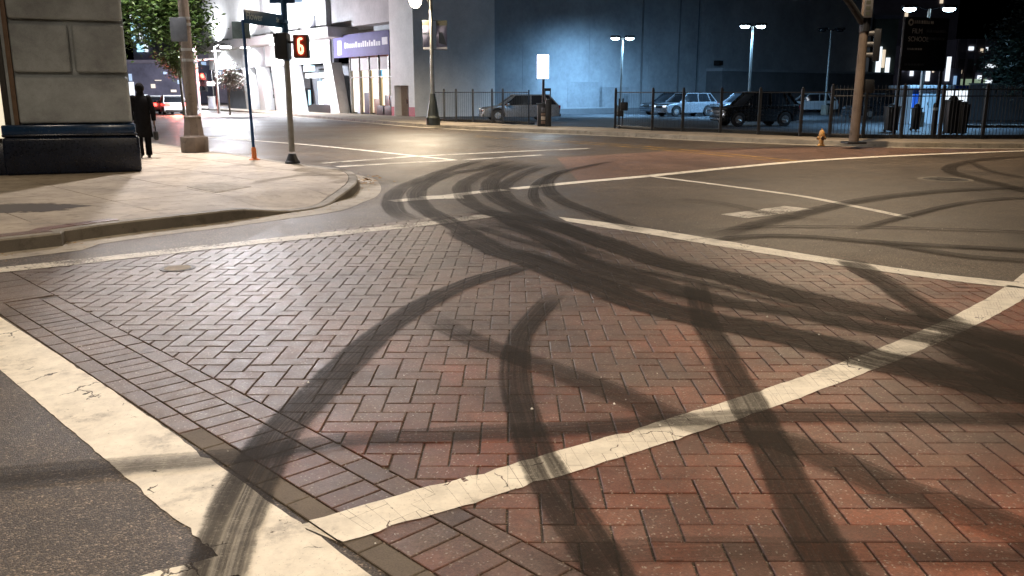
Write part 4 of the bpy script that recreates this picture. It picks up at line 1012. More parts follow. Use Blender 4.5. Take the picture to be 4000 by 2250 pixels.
# ================================================================== STREET FURNITURE
def signal_head(parent, M, lenses=3, s=.3, mat='black_metal', lit=None):
    """vehicle signal: housing, lenses and visors; M: x right, y up, z towards the viewer"""
    b = MB(); h = lenses * s * 1.05; b.box((-s * .58, -h / 2, -.2), (s * .58, h / 2, 0), M); hd = b.build('signal_housing', mat, parent, .02)
    for k in range(lenses):
        y = h / 2 - (k + .5) * s * 1.05; c = MB()
        c.tube([M @ Vector((0, y, .0)), M @ Vector((0, y, .015))], s * .37, 14); c.build('lens', lit if (lit and k == 0) else 'car_glass', hd)
        v = MB(); pts = []
        n = 10; r = s * .42; vs = []; fs = []
        for z in (0, .26):
            for i in range(n + 1):
                a = R(-20) + R(220) * i / n; vs.append(M @ Vector((r * math.cos(a), y + r * math.sin(a), z)))
        v.add(vs, [(i, i + 1, n + 2 + i, n + 1 + i) for i in range(n)]); v.build('visor', mat, hd)
    return hd

# ---- thick concrete lamp post at the corner --------------------------------------------
lx, ly = -8.5, 23.25
lp = empty('street_lamp', (lx, ly, .15)); tag(lp, 'thick brown concrete lamp post on a stepped pedestal', 'street lamp')
b = MB(); b.prism([(.36 * math.cos(R(22.5 + 45 * k)), .36 * math.sin(R(22.5 + 45 * k))) for k in range(8)], 0, .42); b.build('plinth', 'pole_concrete', lp, .03)
b = MB(); vs = []
for z, r in ((.42, .29), (.46, .27), (.88, .225), (.93, .235), (.97, .19)): vs.append((r, z))
b.lathe(vs, (0, 0, 0), 8); b.build('pedestal', 'pole_concrete', lp)
b = MB(); b.tube([(0, 0, .95), (0, 0, 9.0)], [.15, .105], 12); b.build('shaft', 'pole_concrete', lp)
for z in (2.35, 2.62, 3.25, 3.4):
    b = MB(); rr_ = .15 - .045 * (z - .95) / 8 + .01; b.tube([(0, 0, z), (0, 0, z + .07)], rr_, 12); b.build('steel_band', 'grey_metal', lp)
b = MB(); b.box((-.33, .03 - .2, hz(105, ly) - .15), (.10, .06 - .2, hz(45, ly) - .15)); b.build('sign_plate', 'sign_back', lp, .01)
for sx in (-1, 1):
    b = MB(); b.tube([(0, 0, 8.8), (sx * .7, .2, 9.25), (sx * 1.5, .4, 9.3)], .05, 8); b.build('arm', 'grey_metal', lp)
    b = MB(); b.box((sx * 1.5 - .35, .28, 9.2), (sx * 1.5 + .35, .56, 9.36)); b.build('lamp_head', 'grey_metal', lp, .04)
    b = MB(); b.box((sx * 1.5 - .25, .32, 9.185), (sx * 1.5 + .25, .52, 9.198)); b.build('lens', 'lamp_warm', lp)
lamp('lamp_light', lp, (-1.3, .42, 9.1), 'SPOT', 5000, (1, .93, .91), .15, 165, (0, 0, -1), .5)
lamp('lamp_light', lp, (1.5, .42, 9.1), 'SPOT', 5000, (1, .93, .91), .15, 165, (0, 0, -1), .5)

# ---- street lamps outside the picture that light the crossing -------------------------------
def cobra_lamp(name, label, loc, rz, hgt, reach, watts, col, spot=165, tilt=(0, 0, -1)):
    e = empty(name, loc, rz); tag(e, label, 'street lamp')
    b = MB(); b.lathe([(.26, 0), (.26, .12), (.17, .2), (.15, .6)], (0, 0, 0), 12); b.build('base', 'grey_metal', e)
    b = MB(); b.tube([(0, 0, .55), (0, 0, hgt - .4)], [.12, .08], 12); b.build('shaft', 'grey_metal', e)
    b = MB(); b.tube([(0, 0, hgt - .5), (.25, 0, hgt - .1), (reach * .5, 0, hgt + .15), (reach, 0, hgt + .2)], .045, 8); b.build('arm', 'grey_metal', e)
    b = MB(); b.box((reach - .1, -.16, hgt + .10), (reach + .6, .16, hgt + .26)); b.build('lamp_head', 'grey_metal', e, .05)
    b = MB(); b.box((reach + .02, -.12, hgt + .085), (reach + .5, .12, hgt + .098)); b.build('lens', 'lamp_warm', e)
    lamp('lamp_light', e, (reach + .25, 0, hgt + .02), 'SPOT', watts, col, .2, spot, tilt, .6)
    return e
WARM = (1.0, .83, .64)
cobra_lamp('street_lamp', 'slim grey street lamp on the near sidewalk by the shop window', (-8.9, 5.9, .15), R(-52), 9.2, 3.0, 2300, WARM)
cobra_lamp('street_lamp', 'slim grey street lamp on the near corner behind the viewer', (6.5, -6.0, 0), R(120), 9.2, 3.0, 7600, WARM)

# ---- blue sign post ------------------------------------------------------------------------
x, y = gp(640, 402, .15); sp_ = empty('sign_post', (x, y, .15)); tag(sp_, 'thin blue sign post with orange foot beside the pedestrian signal', 'sign post')
ht = hz(50, y) - .15
b = MB(); b.tube([(0, 0, .2), (-.06, 0, ht)], .036, 10); b.build('post', 'pole_blue', sp_)
b = MB(); b.lathe([(.13, 0), (.12, .02), (.06, .04), (.055, .26), (.04, .30)], (0, 0, 0), 12); b.build('foot', 'orange_plastic', sp_)
x0 = xat(577, y, 4) - x; x1 = xat(622, y, 4) - x
b = MB(); b.box((x0, -.012, hz(97, y) - .15), (x1, 0.012, hz(54, y) - .15)); b.build('sign_plate', 'sign_green_grey', sp_, .005)

# ---- pedestrian signal -----------------------------------------------------------------------
x, y = gp(736, 411, .15); ps = empty('pedestrian_signal', (x, y, .15)); tag(ps, 'pedestrian signal post showing a red countdown number at the corner', 'traffic signal')
z6a, z6b = hz(146, y) - .15, hz(90, y) - .15
b = MB(); b.lathe([(.17, 0), (.165, .04), (.14, .07), (.105, .16), (.08, .22)], (0, 0, 0), 14); b.build('base', 'black_metal', ps)
b = MB(); b.tube([(0, 0, .26), (0, 0, z6a - .05)], [.068, .064], 14); b.build('shaft', 'grey_metal', ps)
b = MB(); b.tube([(0, 0, z6a - .06), (0, 0, hz(-60, y))], [.070, .068], 14); b.build('upper_shaft', 'sign_blue', ps)
hw = (z6b - z6a)
# head facing the other crossing, seen from its side
b = MB(); zA0, zA1 = hz(150, y) - .15, hz(83, y) - .15
b.box((-.17, -.20, zA0), (.07, .22, zA1)); hA = b.build('side_housing', 'black_metal', ps, .03)
b = MB(); b.box((-.21, -.18, zA0 + .02), (-.171, .2, zA1 - .1)); b.build('side_visor', 'dark_frame', hA, .01)
b = MB(); b.box((-.22, -.21, zA1 - .10), (-.16, .23, zA1 - .02)); b.build('side_visor', 'dark_frame', hA, .01)
# head facing the camera
xc = xat(757, y - .2, 3) - x
b = MB(); b.box((xc - .165, -.30, z6a - .01), (xc + .155, -.06, z6b + .01)); hB = b.build('housing', 'black_metal', ps, .03)
b = MB(); b.tube([(0, -.05, (z6a + z6b) / 2 + .1), (xc, -.1, (z6a + z6b) / 2 + .1)], .03, 8); b.build('bracket', 'black_metal', ps)
b = MB(); b.box((xc - .14, -.306, z6a + .015), (xc + .13, -.301, z6b - .015)); b.build('screen_rim', 'digit_rim', hB)
zm = (z6a + z6b) / 2
def digit6(s):
    """outline of the countdown figure"""
    P = []
    for a in range(70, 191, 20): P.append((.32 + .32 * math.cos(R(a)), .68 + .32 * math.sin(R(a))))
    return P
def stroke(pts, r, y0, mat, nm, par):
    b = MB()
    pts = [Vector((xc + p[0], y0, zm + p[1])) for p in pts]
    for i in range(len(pts) - 1):
        d = (pts[i + 1] - pts[i]).normalized(); n_ = Vector((-d.z, 0, d.x)) * r
        b.add([pts[i] - n_, pts[i + 1] - n_, pts[i + 1] + n_, pts[i] + n_], [(0, 1, 2, 3)])
    for p in pts:
        b.add([p + Vector((r * math.cos(a), 0, r * math.sin(a))) for a in [2 * math.pi * k / 12 for k in range(12)]], [tuple(range(12))])
    # nudge every facet by a hair so that none share a plane
    for i in range(len(b.v)): b.v[i] = (b.v[i][0], b.v[i][1] - .00002 * (i // 4), b.v[i][2])
    return b.build(nm, mat, par)
S_ = hw * .36
six = [(.20, 1.0), (-.06, 1.0), (-.26, .86), (-.30, .5), (-.30, -.55), (-.2, -.86), (0.0, -.95), (.2, -.88), (.32, -.6), (.32, -.2), (.18, .02), (-.02, .08), (-.24, .0)]
six = [(p[0] * S_ * .80, p[1] * S_ * .92) for p in six]
stroke(six, S_ * .34, -.309, 'digit_halo', 'number_glow', hB)
stroke(six, S_ * .15, -.313, 'digit', 'number_six', hB)
# street name sign, blue with white letters
sd_ = Vector((-.29, -.96, 0)); zt_, zb_ = hz(36, y - .4) - .15, hz(66, y - .4) - .15
zmid = hz(55, y) - .15
MSg = frame((sd_.x * 1.52, sd_.y * 1.52, zmid), (-sd_.x, -sd_.y, 0), (0, 0, 1))
b = MB(); b.box((0, -.135, -.012), (1.44, .135, .012), MSg); ss = b.build('street_name_sign', 'sign_blue', ps, .006)
Mt = MSg @ Matrix.Translation((.05, .012, .014)); text('lettering', 'Flower', .21, 'sign_white', ss, Mt, .002)
Mt = MSg @ Matrix.Translation((1.17, .012, .014)); text('lettering', 'St', .15, 'sign_white', ss, Mt, .002)
b = MB(); b.box((-.06, -.03, -.16), (.06, .03, .16), frame((0, -.06, zmid), (1, 0, 0), (0, 0, 1))); b.build('clamp', 'sign_blue', ps)
zts = hz(8, y) - .15
b = MB(); b.box((-.30, -.02, zts), (.25, .02, zts + .32)); tsn = b.build('cross_street_sign', 'sign_blue', ps, .006)
b = MB(); b.box((.255, -.015, zts + .02), (.42, .015, zts + .3)); b.build('sign_border', 'blue_window', tsn)

# ---- warm street lamp with banners across the street -----------------------------------------
x, y = gp(1090, 315, .15); wlp = empty('street_lamp', (x, y, .15)); tag(wlp, 'slender street lamp with glowing warm globe and two hanging banners', 'street lamp')
zt_ = hz(-10, y) - .15
b = MB(); b.lathe([(.34, 0), (.34, .35), (.28, .45), (.22, .9), (.16, 1.25), (.12, 1.5)], (0, 0, 0), 12); b.build('base', 'olive_metal', wlp)
b = MB(); b.tube([(0, 0, 1.4), (0, 0, zt_)], [.10, .075], 12); b.build('shaft', 'grey_metal', wlp)
gx = xat(1046, y, 5) - x; gz = hz(2, y) - .15
b = MB(); b.tube([(0, 0, hz(28, y)), (-.1, 0, hz(14, y)), (gx * .5, 0, gz + .55), (gx, 0, gz + .5)], .035, 8); b.build('arm', 'olive_metal', wlp)
b = MB(); b.sphere((gx, 0, gz), .29, 16, 12, (1, 1, 1.15)); b.build('globe', 'lamp_warm', wlp, 0, True)
lamp('lamp_light', wlp, (gx, 0, gz - .5), 'SPOT', 3600, (1, .82, .58), .25, 175, (0, 0, -1), .3)
z0, z1 = hz(125, y) - .15, hz(52, y) - .15
for s, px0, px1 in ((1, 1098, 1125), (-1, 1064, 1083)):
    xa, xb = xat(px0, y, 4) - x, xat(px1, y, 4) - x
    b = MB(); b.box((xa, -.01, z0), (xb, .01, z1)); bb = b.build('banner', 'banner_grey', wlp, .004)
    b = MB(); b.box((xa, -.014, z1 - .22), (xb, -.011, z1)); b.build('banner_stripe', 'banner_olive', bb)
    b = MB(); b.box((xa, -.014, z0 + .02), (xb, -.011, z0 + .12)); b.build('banner_stripe', 'banner_white', bb)
    if s > 0:
        b = MB(); xm = xa + .12; b.add([(xm, -.0145, z0 + .3), (xb - .02, -.0145, z0 + .2), (xm + .16, -.0145, z0 + .82), (xm, -.0145, z0 + .78)], [(0, 1, 2, 3)]); b.build('banner_shape', 'banner_dark', bb)
    else:
        b = MB(); b.box((xa, -.014, z0 + .7), (xb, -.011, z0 + .78)); b.build('banner_stripe', 'banner_dark', bb)
    for zz in (z0, z1):
        b = MB(); b.tube([(0, 0, zz), ((xa + xb) / 2 + (xb - xa) / 2 * s, 0, zz)], .014, 6); b.build('banner_arm', 'olive_metal', wlp)

# ---- illuminated parking sign ------------------------------------------------------------------
x, y = gp(1366, 316, .15); ls = empty('lit_sign', (x, y, .15)); tag(ls, 'glowing white box sign on a pole at the parking lot entrance', 'sign')
xa, xb = xat(1351, y, 2.6) - x, xat(1380, y, 2.6) - x; z0, z1 = hz(198, y) - .15, hz(138, y) - .15
b = MB(); b.box((xa - .05, -.10, z0 - .02), (xb + .01, .10, z1 + .02)); b.build('cabinet', 'booth_blue', ls, .01)
b = MB(); b.box((xa, -.112, z0), (xb, -.102, z1)); b.build('lit_panel', 'sign_lit', ls)
b = MB(); b.tube([(0, 0, 0), (0, 0, z0)], .06, 10); b.build('pole', 'black_metal', ls)
lamp('panel_light', ls, ((xa + xb) / 2, .2, (z0 + z1) / 2), 'AREA', 150, (.2, .55, 1), (.6, 1.1), None, (0, 1, 0))
lamp('panel_light', ls, ((xa + xb) / 2, -.16, (z0 + z1) / 2), 'AREA', 60, (.75, .9, 1), (.55, 1.1), None, (0, -1, 0))

# ---- pay station ---------------------------------------------------------------------------------
x, y = gp(1368, 318, .15); pk = empty('pay_station', (x, y, .15)); tag(pk, 'dark parking pay station with pale panels under the glowing sign', 'pay station')
b = MB(); b.box((-.30, .08, 0), (.34, .55, 1.02)); b.build('cabinet', 'bin_black', pk, .03)
b = MB(); b.box((.08, -.12, 0), (.34, .08, 1.25)); b.build('side_cabinet', 'bin_black', pk, .02)
for k, (z0, z1, m) in enumerate(((.12, .26, 'kiosk_brown'), (.30, .46, 'kiosk_cream'), (.50, .62, 'kiosk_brown'), (.66, .86, 'sign_back'))):
    b = MB(); b.box((-.13, .02, z0), (.07, .078, z1)); b.build('panel', m, pk, .008)
b = MB(); b.tube([(.30, .1, 1.0), (.30, .1, 1.75)], .025, 8); b.tube([(.05, .1, 1.0), (.05, .1, 1.75)], .025, 8); b.box((.03, .085, 1.62), (.32, .115, 1.75)); b.build('sign_frame', 'black_metal', pk)
b = MB(); b.box((-.33, .05, 1.021), (.37, .58, 1.06)); b.build('lid', 'black_metal', pk, .01)

# ---- parking lot lamps -----------------------------------------------------------------------------
def lot_lamp(label, px, py, Y, arm, watts, lit=(1, 1), twist=0.0, cone=165, aim=(0, .1, -1)):
    p = at(px, py, Y); e = empty('lot_lamp', (p.x, Y, .1), twist); tag(e, label, 'lot lamp', 'parking lot lamps'); h = p.z - .1
    b = MB(); b.tube([(0, 0, 0), (0, 0, .7)], .28, 12); b.build('footing', 'kerb_concrete', e)
    b = MB(); b.tube([(0, 0, .65), (0, 0, h)], [.085, .065], 10); b.build('shaft', 'grey_metal', e)
    for s in (-1, 1):
        b = MB(); b.tube([(0, 0, h - .05), (s * arm * .45, 0, h + .05)], .03, 8); b.build('arm', 'black_metal', e)
        b = MB(); b.box((s * arm - .34, -.2, h + .02), (s * arm + .34, .2, h + .17)); b.build('lamp_head', 'black_metal', e, .05)
        on = lit[0] if s < 0 else lit[1]
        b = MB(); b.sphere((s * arm, 0, h - .01), .3, 14, 8, (1, .62, .42)); b.build('lens', 'lamp_blue' if on else 'car_glass', e, 0, True)
        if on and watts: lamp('lamp_light', e, (s * arm, 0, h - .2), 'SPOT', watts * on, (.30, .62, 1.0), .2, cone, aim, 1.0)
    return e
lot_lamp('twin lot lamp beside the fence gate, nearest the glowing box sign', 1566, 96, 62, .50, 3800, (.5, 1), 0, 165, (-.5, .75, -1.5))
lot_lamp('taller lit twin lot lamp behind the black car', 1894, 66, 56, .50, 3600, (1, 1), 0, 165, (0, .5, -1))
lot_lamp('unlit twin lot lamp beside the traffic signal pole', 2091, 76, 64, .62, 0, (0, 0))
lot_lamp('brightest twin lot lamp above the film school sign', 2338, 22, 42, .92, 2400)

# ---- fences -----------------------------------------------------------------------------------------------
def fence(name, label, pts, htop, n_per, picket=.13, pr=.011, posts=True, zb=.15, top2=False):
    e = empty(name, (pts[0][0], pts[0][1], zb)); tag(e, label, 'fence'); o = Vector(pts[0])
    for i in range(len(pts) - 1):
        a = Vector(pts[i]) - o; b_ = Vector(pts[i + 1]) - o; d = (b_ - a).normalized()
        m = MB(); m.box((-.05, -.05, 0), (.05, .05, htop + .06), Matrix.Translation((a.x, a.y, 0))); m.sphere((a.x, a.y, htop + .09), .05, 8, 5); m.build('post', 'black_metal', e)
        for z in (htop - .06, .12) + ((htop - .28,) if top2 else ()):
            m = MB(); m.tube([(a.x, a.y, z), (b_.x, b_.y, z)], .022, 6); m.build('rail', 'black_metal', e)
        L = (b_ - a).length; k = max(1, int(L / picket)); m = MB()
        for q in range(1, k):
            p = a + d * (L * q / k); m.tube([(p.x, p.y, .03), (p.x, p.y, htop - .02 + (.1 if top2 else 0))], pr, 4)
        tag(m.build('pickets', 'black_metal', e), kind='stuff')
    q_ = off_line([Vector(p) - o for p in pts], .12); q2 = off_line([Vector(p) - o for p in pts], .42); m = MB()
    for i in range(len(q_) - 1): m.prism(ccw([tuple(q_[i]), tuple(q_[i + 1]), tuple(q2[i + 1]), tuple(q2[i])]), -.06, .10)
    m.build('footing', 'bin_black', e, .01)  # plain low black strip along the dark bottom edge of the fence
    a = Vector(pts[-1]) - o; m = MB(); m.box((-.035, -.035, 0), (.035, .035, htop + .06), Matrix.Translation((a.x, a.y, 0))); m.build('post', 'black_metal', e)
    return e
fence('fence', 'black metal fence between the lamp post and the parking entrance', [gp(1093, 303.5, .15), gp(1118, 305, .15), gp(1148, 306.5, .15), gp(1190, 308, .15), gp(1238, 310, .15), gp(1265, 311.5, .15), gp(1330, 314, .15)], 1.62, 6, .16, .006)
F2 = [gp(1547, 323, .15), gp(1640, 328.5, .15), gp(1716, 331, .15), gp(1811, 334, .15), gp(1907, 338.5, .15), gp(2012, 343, .15), gp(2085, 346, .15)]
fence('fence', 'black metal fence in front of the parked cars', F2, 1.62, 6, .16, .0025)
F3 = [gp(2086, 346.2, .15), gp(2170, 348, .15), gp(2265, 349, .15), gp(2362, 349.5, .15), gp(2470, 349.5, .15), gp(2580, 349.5, .15), gp(2700, 349, .15), gp(2850, 348, .15)]
fence('fence', 'black picket fence running along the sidewalk beside the signal pole', F3, 1.72, 6, .115, .011, top2=True)
x, y = gp(1556, 323, .15); g = empty('gate_motor', (x, y, .15)); tag(g, 'black gate opener box on the fence end post', 'gate opener')
b = MB(); b.tube([(0, -.05, 0), (0, -.05, 1.3)], .035, 8); b.tube([(.16, -.05, 0), (.16, -.05, 1.3)], .03, 8); b.build('stand', 'black_metal', g)
b = MB(); b.box((.04, -.25, .78), (.36, .05, 1.14)); b.build('upper_box', 'bin_black', g, .03)
b = MB(); b.box((-.1, -.22, .52), (.18, .06, .80)); b.build('lower_box', 'bin_black', g, .03)

# ---- traffic signal pole on the far corner ---------------------------------------------------------------------
x, y = gp(2147, 361, .15); tsp = empty('traffic_signal', (x, y, .15)); tag(tsp, 'tall brown traffic signal pole with mast arm on the far corner', 'traffic signal')
b = MB(); b.box((-.30, -.3, 0), (.30, .3, .06)); b.build('base_plate', 'black_metal', tsp, .02)
zj = hz(58, y) - .15
b = MB(); b.tube([(0, 0, .05), (.02, 0, 2.0), (.03, 0, 10)], [.15, .135, .10], 14); b.build('shaft', 'pole_concrete', tsp)
tipx = xat(2085, y, 6) - x
b = MB(); b.tube([(.0, 0, zj - .05), (tipx * .5, -.3, hz(20, y)), (tipx, -.6, hz(-20, y)), (tipx * 2.4, -1.6, hz(-90, y))], [.11, .10, .09, .07], 10); b.build('mast_arm', 'black_metal', tsp)
b = MB(); b.tube([(.03, 0, zj - .25), (.03, 0, zj + .2)], .16, 12); b.build('collar', 'black_metal', tsp)
xa, xb = xat(2166, y, 4) - x, xat(2196, y, 4) - x
b = MB(); b.box((xa, -.21, hz(46, y) - .15), (xb - .1, -.18, hz(-3, y) - .15)); sg = b.build('parking_sign', 'sign_back', tsp, .01)
for k in range(3):
    zz = hz(40 - 14 * k, y) - .15; b = MB(); b.box((xa + .05, -.214, zz), (xb - .18, -.211, zz + .1)); b.build('sign_stripe', 'olive_metal', sg)
zs_ = (hz(104, y) - .15); ex = xat(2198, y, 3.5) - x
MH = frame((ex, -.05, zs_ - .12), (-.35, -.94, 0), (0, 0, 1)); signal_head(tsp, MH, 3, .30)
b = MB(); b.tube([(0, 0, zs_ + .2), (ex - .1, -.04, zs_ + .2)], .03, 8); b.tube([(0, 0, zs_ - .4), (ex - .1, -.04, zs_ - .4)], .03, 8); b.build('bracket', 'black_metal', tsp)
zp = hz(217, y) - .15; ex2 = xat(2187, y, 2) - x
b = MB(); b.box((ex2 - .17, -.12, zp - .2), (ex2 + .12, .2, zp + .2)); ph = b.build('pedestrian_head', 'black_metal', tsp, .03)
b = MB(); b.box((ex2 + .122, -.06, zp - .12), (ex2 + .13, .14, zp + .1)); b.build('amber_figure', 'amber', ph)
b = MB(); b.tube([(0, 0, zp), (ex2, .05, zp)], .03, 8); b.build('bracket', 'black_metal', tsp)
b = MB(); b.tube([(.03, 0, 9.9), (-.6, -1.0, 10.2), (-1.3, -2.2, 10.25)], .05, 8); b.build('lamp_arm', 'grey_metal', tsp)
b = MB(); b.box((-1.75, -2.6, 10.12), (-1.2, -2.2, 10.28)); b.build('lamp_head', 'grey_metal', tsp, .05)
b = MB(); b.box((-1.7, -2.55, 10.10), (-1.25, -2.25, 10.118)); b.build('lens', 'lamp_warm', tsp)
lamp('lamp_light', tsp, (-1.5, -2.4, 10.02), 'SPOT', 5600, (1, .77, .52), .2, 170, (-.3, -.5, -1), .6)

# ---- hydrant ---------------------------------------------------------------------------------------------------
x, y = gp(2065, 367, .15); hy = empty('fire_hydrant', (x, y, .15)); hy.scale = (.75, .75, .82); tag(hy, 'yellow fire hydrant on the far kerb', 'fire hydrant')
b = MB(); b.lathe([(.15, 0), (.15, .04), (.095, .06), (.09, .36), (.12, .38), (.12, .42), (.10, .43)], (0, 0, 0), 14); b.build('barrel', 'hydrant_yellow', hy, 0, True)
b = MB(); b.lathe([(.105, .43), (.10, .49), (.07, .55), (.03, .58), (.03, .62), (.0, .625)], (0, 0, 0), 14); b.build('bonnet', 'hydrant_yellow', hy, 0, True)
for a in (-90, 20, 160):
    d = Vector((math.cos(R(a)), math.sin(R(a)), 0)); b = MB(); r0 = .06 if a != -90 else .075
    b.tube([d * .07 + Vector((0, 0, .28)), d * .15 + Vector((0, 0, .28))], r0, 10); n_ = b.build('outlet', 'hydrant_yellow', hy)
    b = MB(); b.tube([d * .15 + Vector((0, 0, .28)), d * .18 + Vector((0, 0, .28))], r0 * 1.12, 6); b.build('outlet_cap', 'hydrant_dark', n_)

# ---- film school sign ------------------------------------------------------------------------------------------
Y = 34.0; pL = at(2262, 178, Y); dS = Vector((.93, .37, 0)); e = empty('film_school_sign', (pL.x, Y, .1)); tag(e, 'large dark film school sign board on two posts behind the fence', 'sign')
zb_ = pL.z - .1; ht = hz(42, Y) - pL.z; wd = 2.25
MF = frame((0, 0, zb_), dS, (0, 0, 1))
b = MB(); b.box((0, 0, -.06), (wd, ht, .06), MF); bd = b.build('board', 'black_metal', e, .02)
for t in (.04, wd - .10):
    p = MF @ Vector((t, 0, -.0)); b = MB(); b.box((p.x - .05, p.y - .05, 0), (p.x + .05, p.y + .05, zb_ + ht * .3)); b.build('post', 'black_metal', e)
T_ = lambda u, v: MF @ Matrix.Translation((u * wd, v * ht, .064))
mat_plain('dim_letter', (.5, .48, .46), .6)
mat_plain('dimmer_letter', (.12, .12, .13), .6)
text('lettering', 'FILM', .27, 'dim_letter', bd, T_(.17, .74), .003); text('lettering', 'SCHOOL', .26, 'dim_letter', bd, T_(.10, .59), .003)
b = MB(); b.tube([MF @ Vector((.13 * wd, .90 * ht, .062)), MF @ Vector((.13 * wd, .90 * ht, .068))], .13, 18); em = b.build('emblem', 'dim_letter', bd)
b = MB(); b.tube([MF @ Vector((.13 * wd, .90 * ht, .069)), MF @ Vector((.13 * wd, .90 * ht, .073))], .06, 14); b.build('emblem_centre', 'black_metal', em)
rr = random.Random(5)
def blurred_row(u0, u1, v, h, mat):
    u = u0
    while u < u1:
        w2 = rr.uniform(.012, .03); b = MB(); b.box((u * wd, (v - h / 2) * ht, .061), ((u + w2) * wd, (v + h / 2) * ht, .066), MF); b.build('small_lettering', mat, bd); u += w2 + rr.uniform(.008, .02)
blurred_row(.21, .62, .91, .06, 'dim_letter'); blurred_row(.50, .92, .75, .05, 'dimmer_letter'); blurred_row(.52, .92, .61, .05, 'dimmer_letter'); blurred_row(.10, .42, .41, .04, 'dim_letter'); blurred_row(.08, .5, .12, .04, 'dimmer_letter')

# ---- far traffic light on the side street ----------------------------------------------------------------------
Y = 76; p = at(504, 288, Y); ft = empty('traffic_signal', (p.x, Y, .1)); tag(ft, 'far traffic signal glowing red on a white pole beside the red cars', 'traffic signal')
b = MB(); b.tube([(0, 0, 0), (0, 0, hz(75, Y))], [.13, .10], 10); b.build('shaft', 'white_wall', ft)
pr = at(510, 196, Y); sx_ = pr.x - p.x
MH = frame((sx_ + .1, -.3, pr.z - .45), (1, 0, 0), (0, 0, 1)); signal_head(ft, MH, 3, .5, 'black_metal', 'red_signal')
z0, z1 = hz(219, Y), hz(208, Y); xa, xb = xat(499, Y, 2) - p.x, xat(542, Y, 2) - p.x
b = MB(); b.box((xa, -.2, z0), (xa + (xb - xa) * .75, -.15, z1)); b.build('lit_street_sign', 'white_window', ft); b = MB(); b.box((xa + (xb - xa) * .76, -.2, z0), (xb, -.15, z1)); b.build('lit_sign_end', 'cyan_glow', ft)
z0 = hz(157, Y); b = MB(); b.tube([(-1, 0, z0), (1.6, 0, z0 + .2)], .09, 8); b.build('cross_arm', 'white_wall', ft)
lamp('red_light', ft, (sx_, -.9, pr.z), 'POINT', 260, (1, .1, .06), .15)
# bright street lamp in front of the white building
Y = 66; p = at(566, 118, Y); b_ = empty('street_lamp', (p.x - .8, Y, .15)); tag(b_, 'far street lamp with dazzling white head in front of the white building', 'street lamp')
b = MB(); b.tube([(0, 0, 0), (0, 0, p.z - .1)], [.11, .07], 10); b.build('shaft', 'grey_metal', b_)
b = MB(); b.tube([(0, 0, p.z - .15), (.4, 0, p.z + .05), (.8, 0, p.z + .08)], .04, 8); b.build('arm', 'grey_metal', b_)
b = MB(); b.box((.5, -.2, p.z - .10), (1.15, .2, p.z + .06)); b.build('lamp_head', 'grey_metal', b_, .05)
b = MB(); b.box((.5, -.24, p.z - .24), (1.2, .2, p.z - .105)); b.build('lens', 'lamp_white', b_, .03)
lamp('lamp_light', b_, (.85, -.05, p.z - .4), 'POINT', 12000, (.90, .92, 1), .25)

Y = 112; p = at(530, 128, Y); b_ = empty('street_lamp', (p.x, Y, .15)); tag(b_, 'distant white street lamp at the end of the side street', 'street lamp')
b = MB(); b.tube([(0, 0, 0), (0, 0, p.z)], [.12, .08], 10); b.build('shaft', 'grey_metal', b_)
b = MB(); b.tube([(0, 0, p.z - .1), (-.8, 0, p.z + .1), (-1.6, 0, p.z + .12)], .05, 8); b.build('arm', 'grey_metal', b_)
b = MB(); b.sphere((-1.8, 0, p.z), .5, 14, 8, (1, .6, .5)); b.build('lens', 'lamp_white', b_, 0, True)
lamp('lamp_light', b_, (-1.8, 0, p.z - .6), 'POINT', 16000, (.86, .88, 1), .3)
Y = 78; x = xat(693, Y); pm = empty('parking_meter', (x, Y, .15)); tag(pm, 'dark parking meter on the far sidewalk before the leaning columns', 'parking meter')
b = MB(); b.tube([(0, 0, 0), (0, 0, 1.05)], .04, 8); b.build('post', 'dark_frame', pm); b = MB(); b.box((-.11, -.09, 1.05), (.11, .09, 1.35)); b.sphere((0, 0, 1.35), .11, 10, 6, (1, .8, .9)); b.build('meter_head', 'dark_frame', pm, .01)
Y = 82; x = xat(534, Y); uc_ = empty('utility_cabinet', (x, Y, .15)); tag(uc_, 'white utility cabinet beside the small dry tree', 'utility cabinet')
b = MB(); b.box((-.28, -.25, 0), (.28, .25, 1.15)); b.build('cabinet', 'white_wall', uc_, .03); b = MB(); b.box((-.24, -.262, .1), (.24, -.252, 1.05)); b.build('door', 'banner_white', uc_, .005); b = MB(); b.box((-.32, -.3, 1.15), (.32, .3, 1.2)); b.build('lid', 'white_wall', uc_, .01)
# ---- covers ---------------------------------------------------------------------------------------------------
x, y = gp(2378, 450); c = MB(); c.tube([(x, y, ZR - .01), (x, y, ZR + .006)], .42, 28); mh = c.build('manhole_cover', 'cover_iron', None); tag(mh, 'dark round manhole cover on the grey asphalt', 'manhole cover')
c = MB(); c.tube([(x, y, ZR - .01), (x, y, ZR + .004)], .52, 28); c.build('cover_ring', 'kerb_concrete', mh)
for k in range(6):
    a = k * math.pi / 3; c = MB(); c.box((-.03, -.16, 0), (.03, .16, .004), Matrix.Translation((x + .22 * math.cos(a), y + .22 * math.sin(a), ZR + .006)) @ Matrix.Rotation(a, 4, 'Z')); c.build('cover_rib', 'cover_iron', mh)
x, y = gp(447, 675); c = MB(); c.tube([(x, y, -.01), (x, y, .008)], .13, 20); mh = c.build('valve_cover', 'cover_pale', None); tag(mh, 'small pale round valve cover near the kerb', 'valve cover')
c = MB(); c.tube([(x, y, -.01), (x, y, .005)], .17, 20); c.build('cover_ring', 'cover_iron', mh)
q = [gp(470, 470, .15), gp(545, 485, .15), gp(632, 470, .15), gp(560, 459, .15)]
c = MB(); c.prism(ccw(q), .10, .156); uc = c.build('utility_cover', 'cover_pale', None); tag(uc, 'pale rectangular utility cover set in the corner sidewalk', 'utility cover')
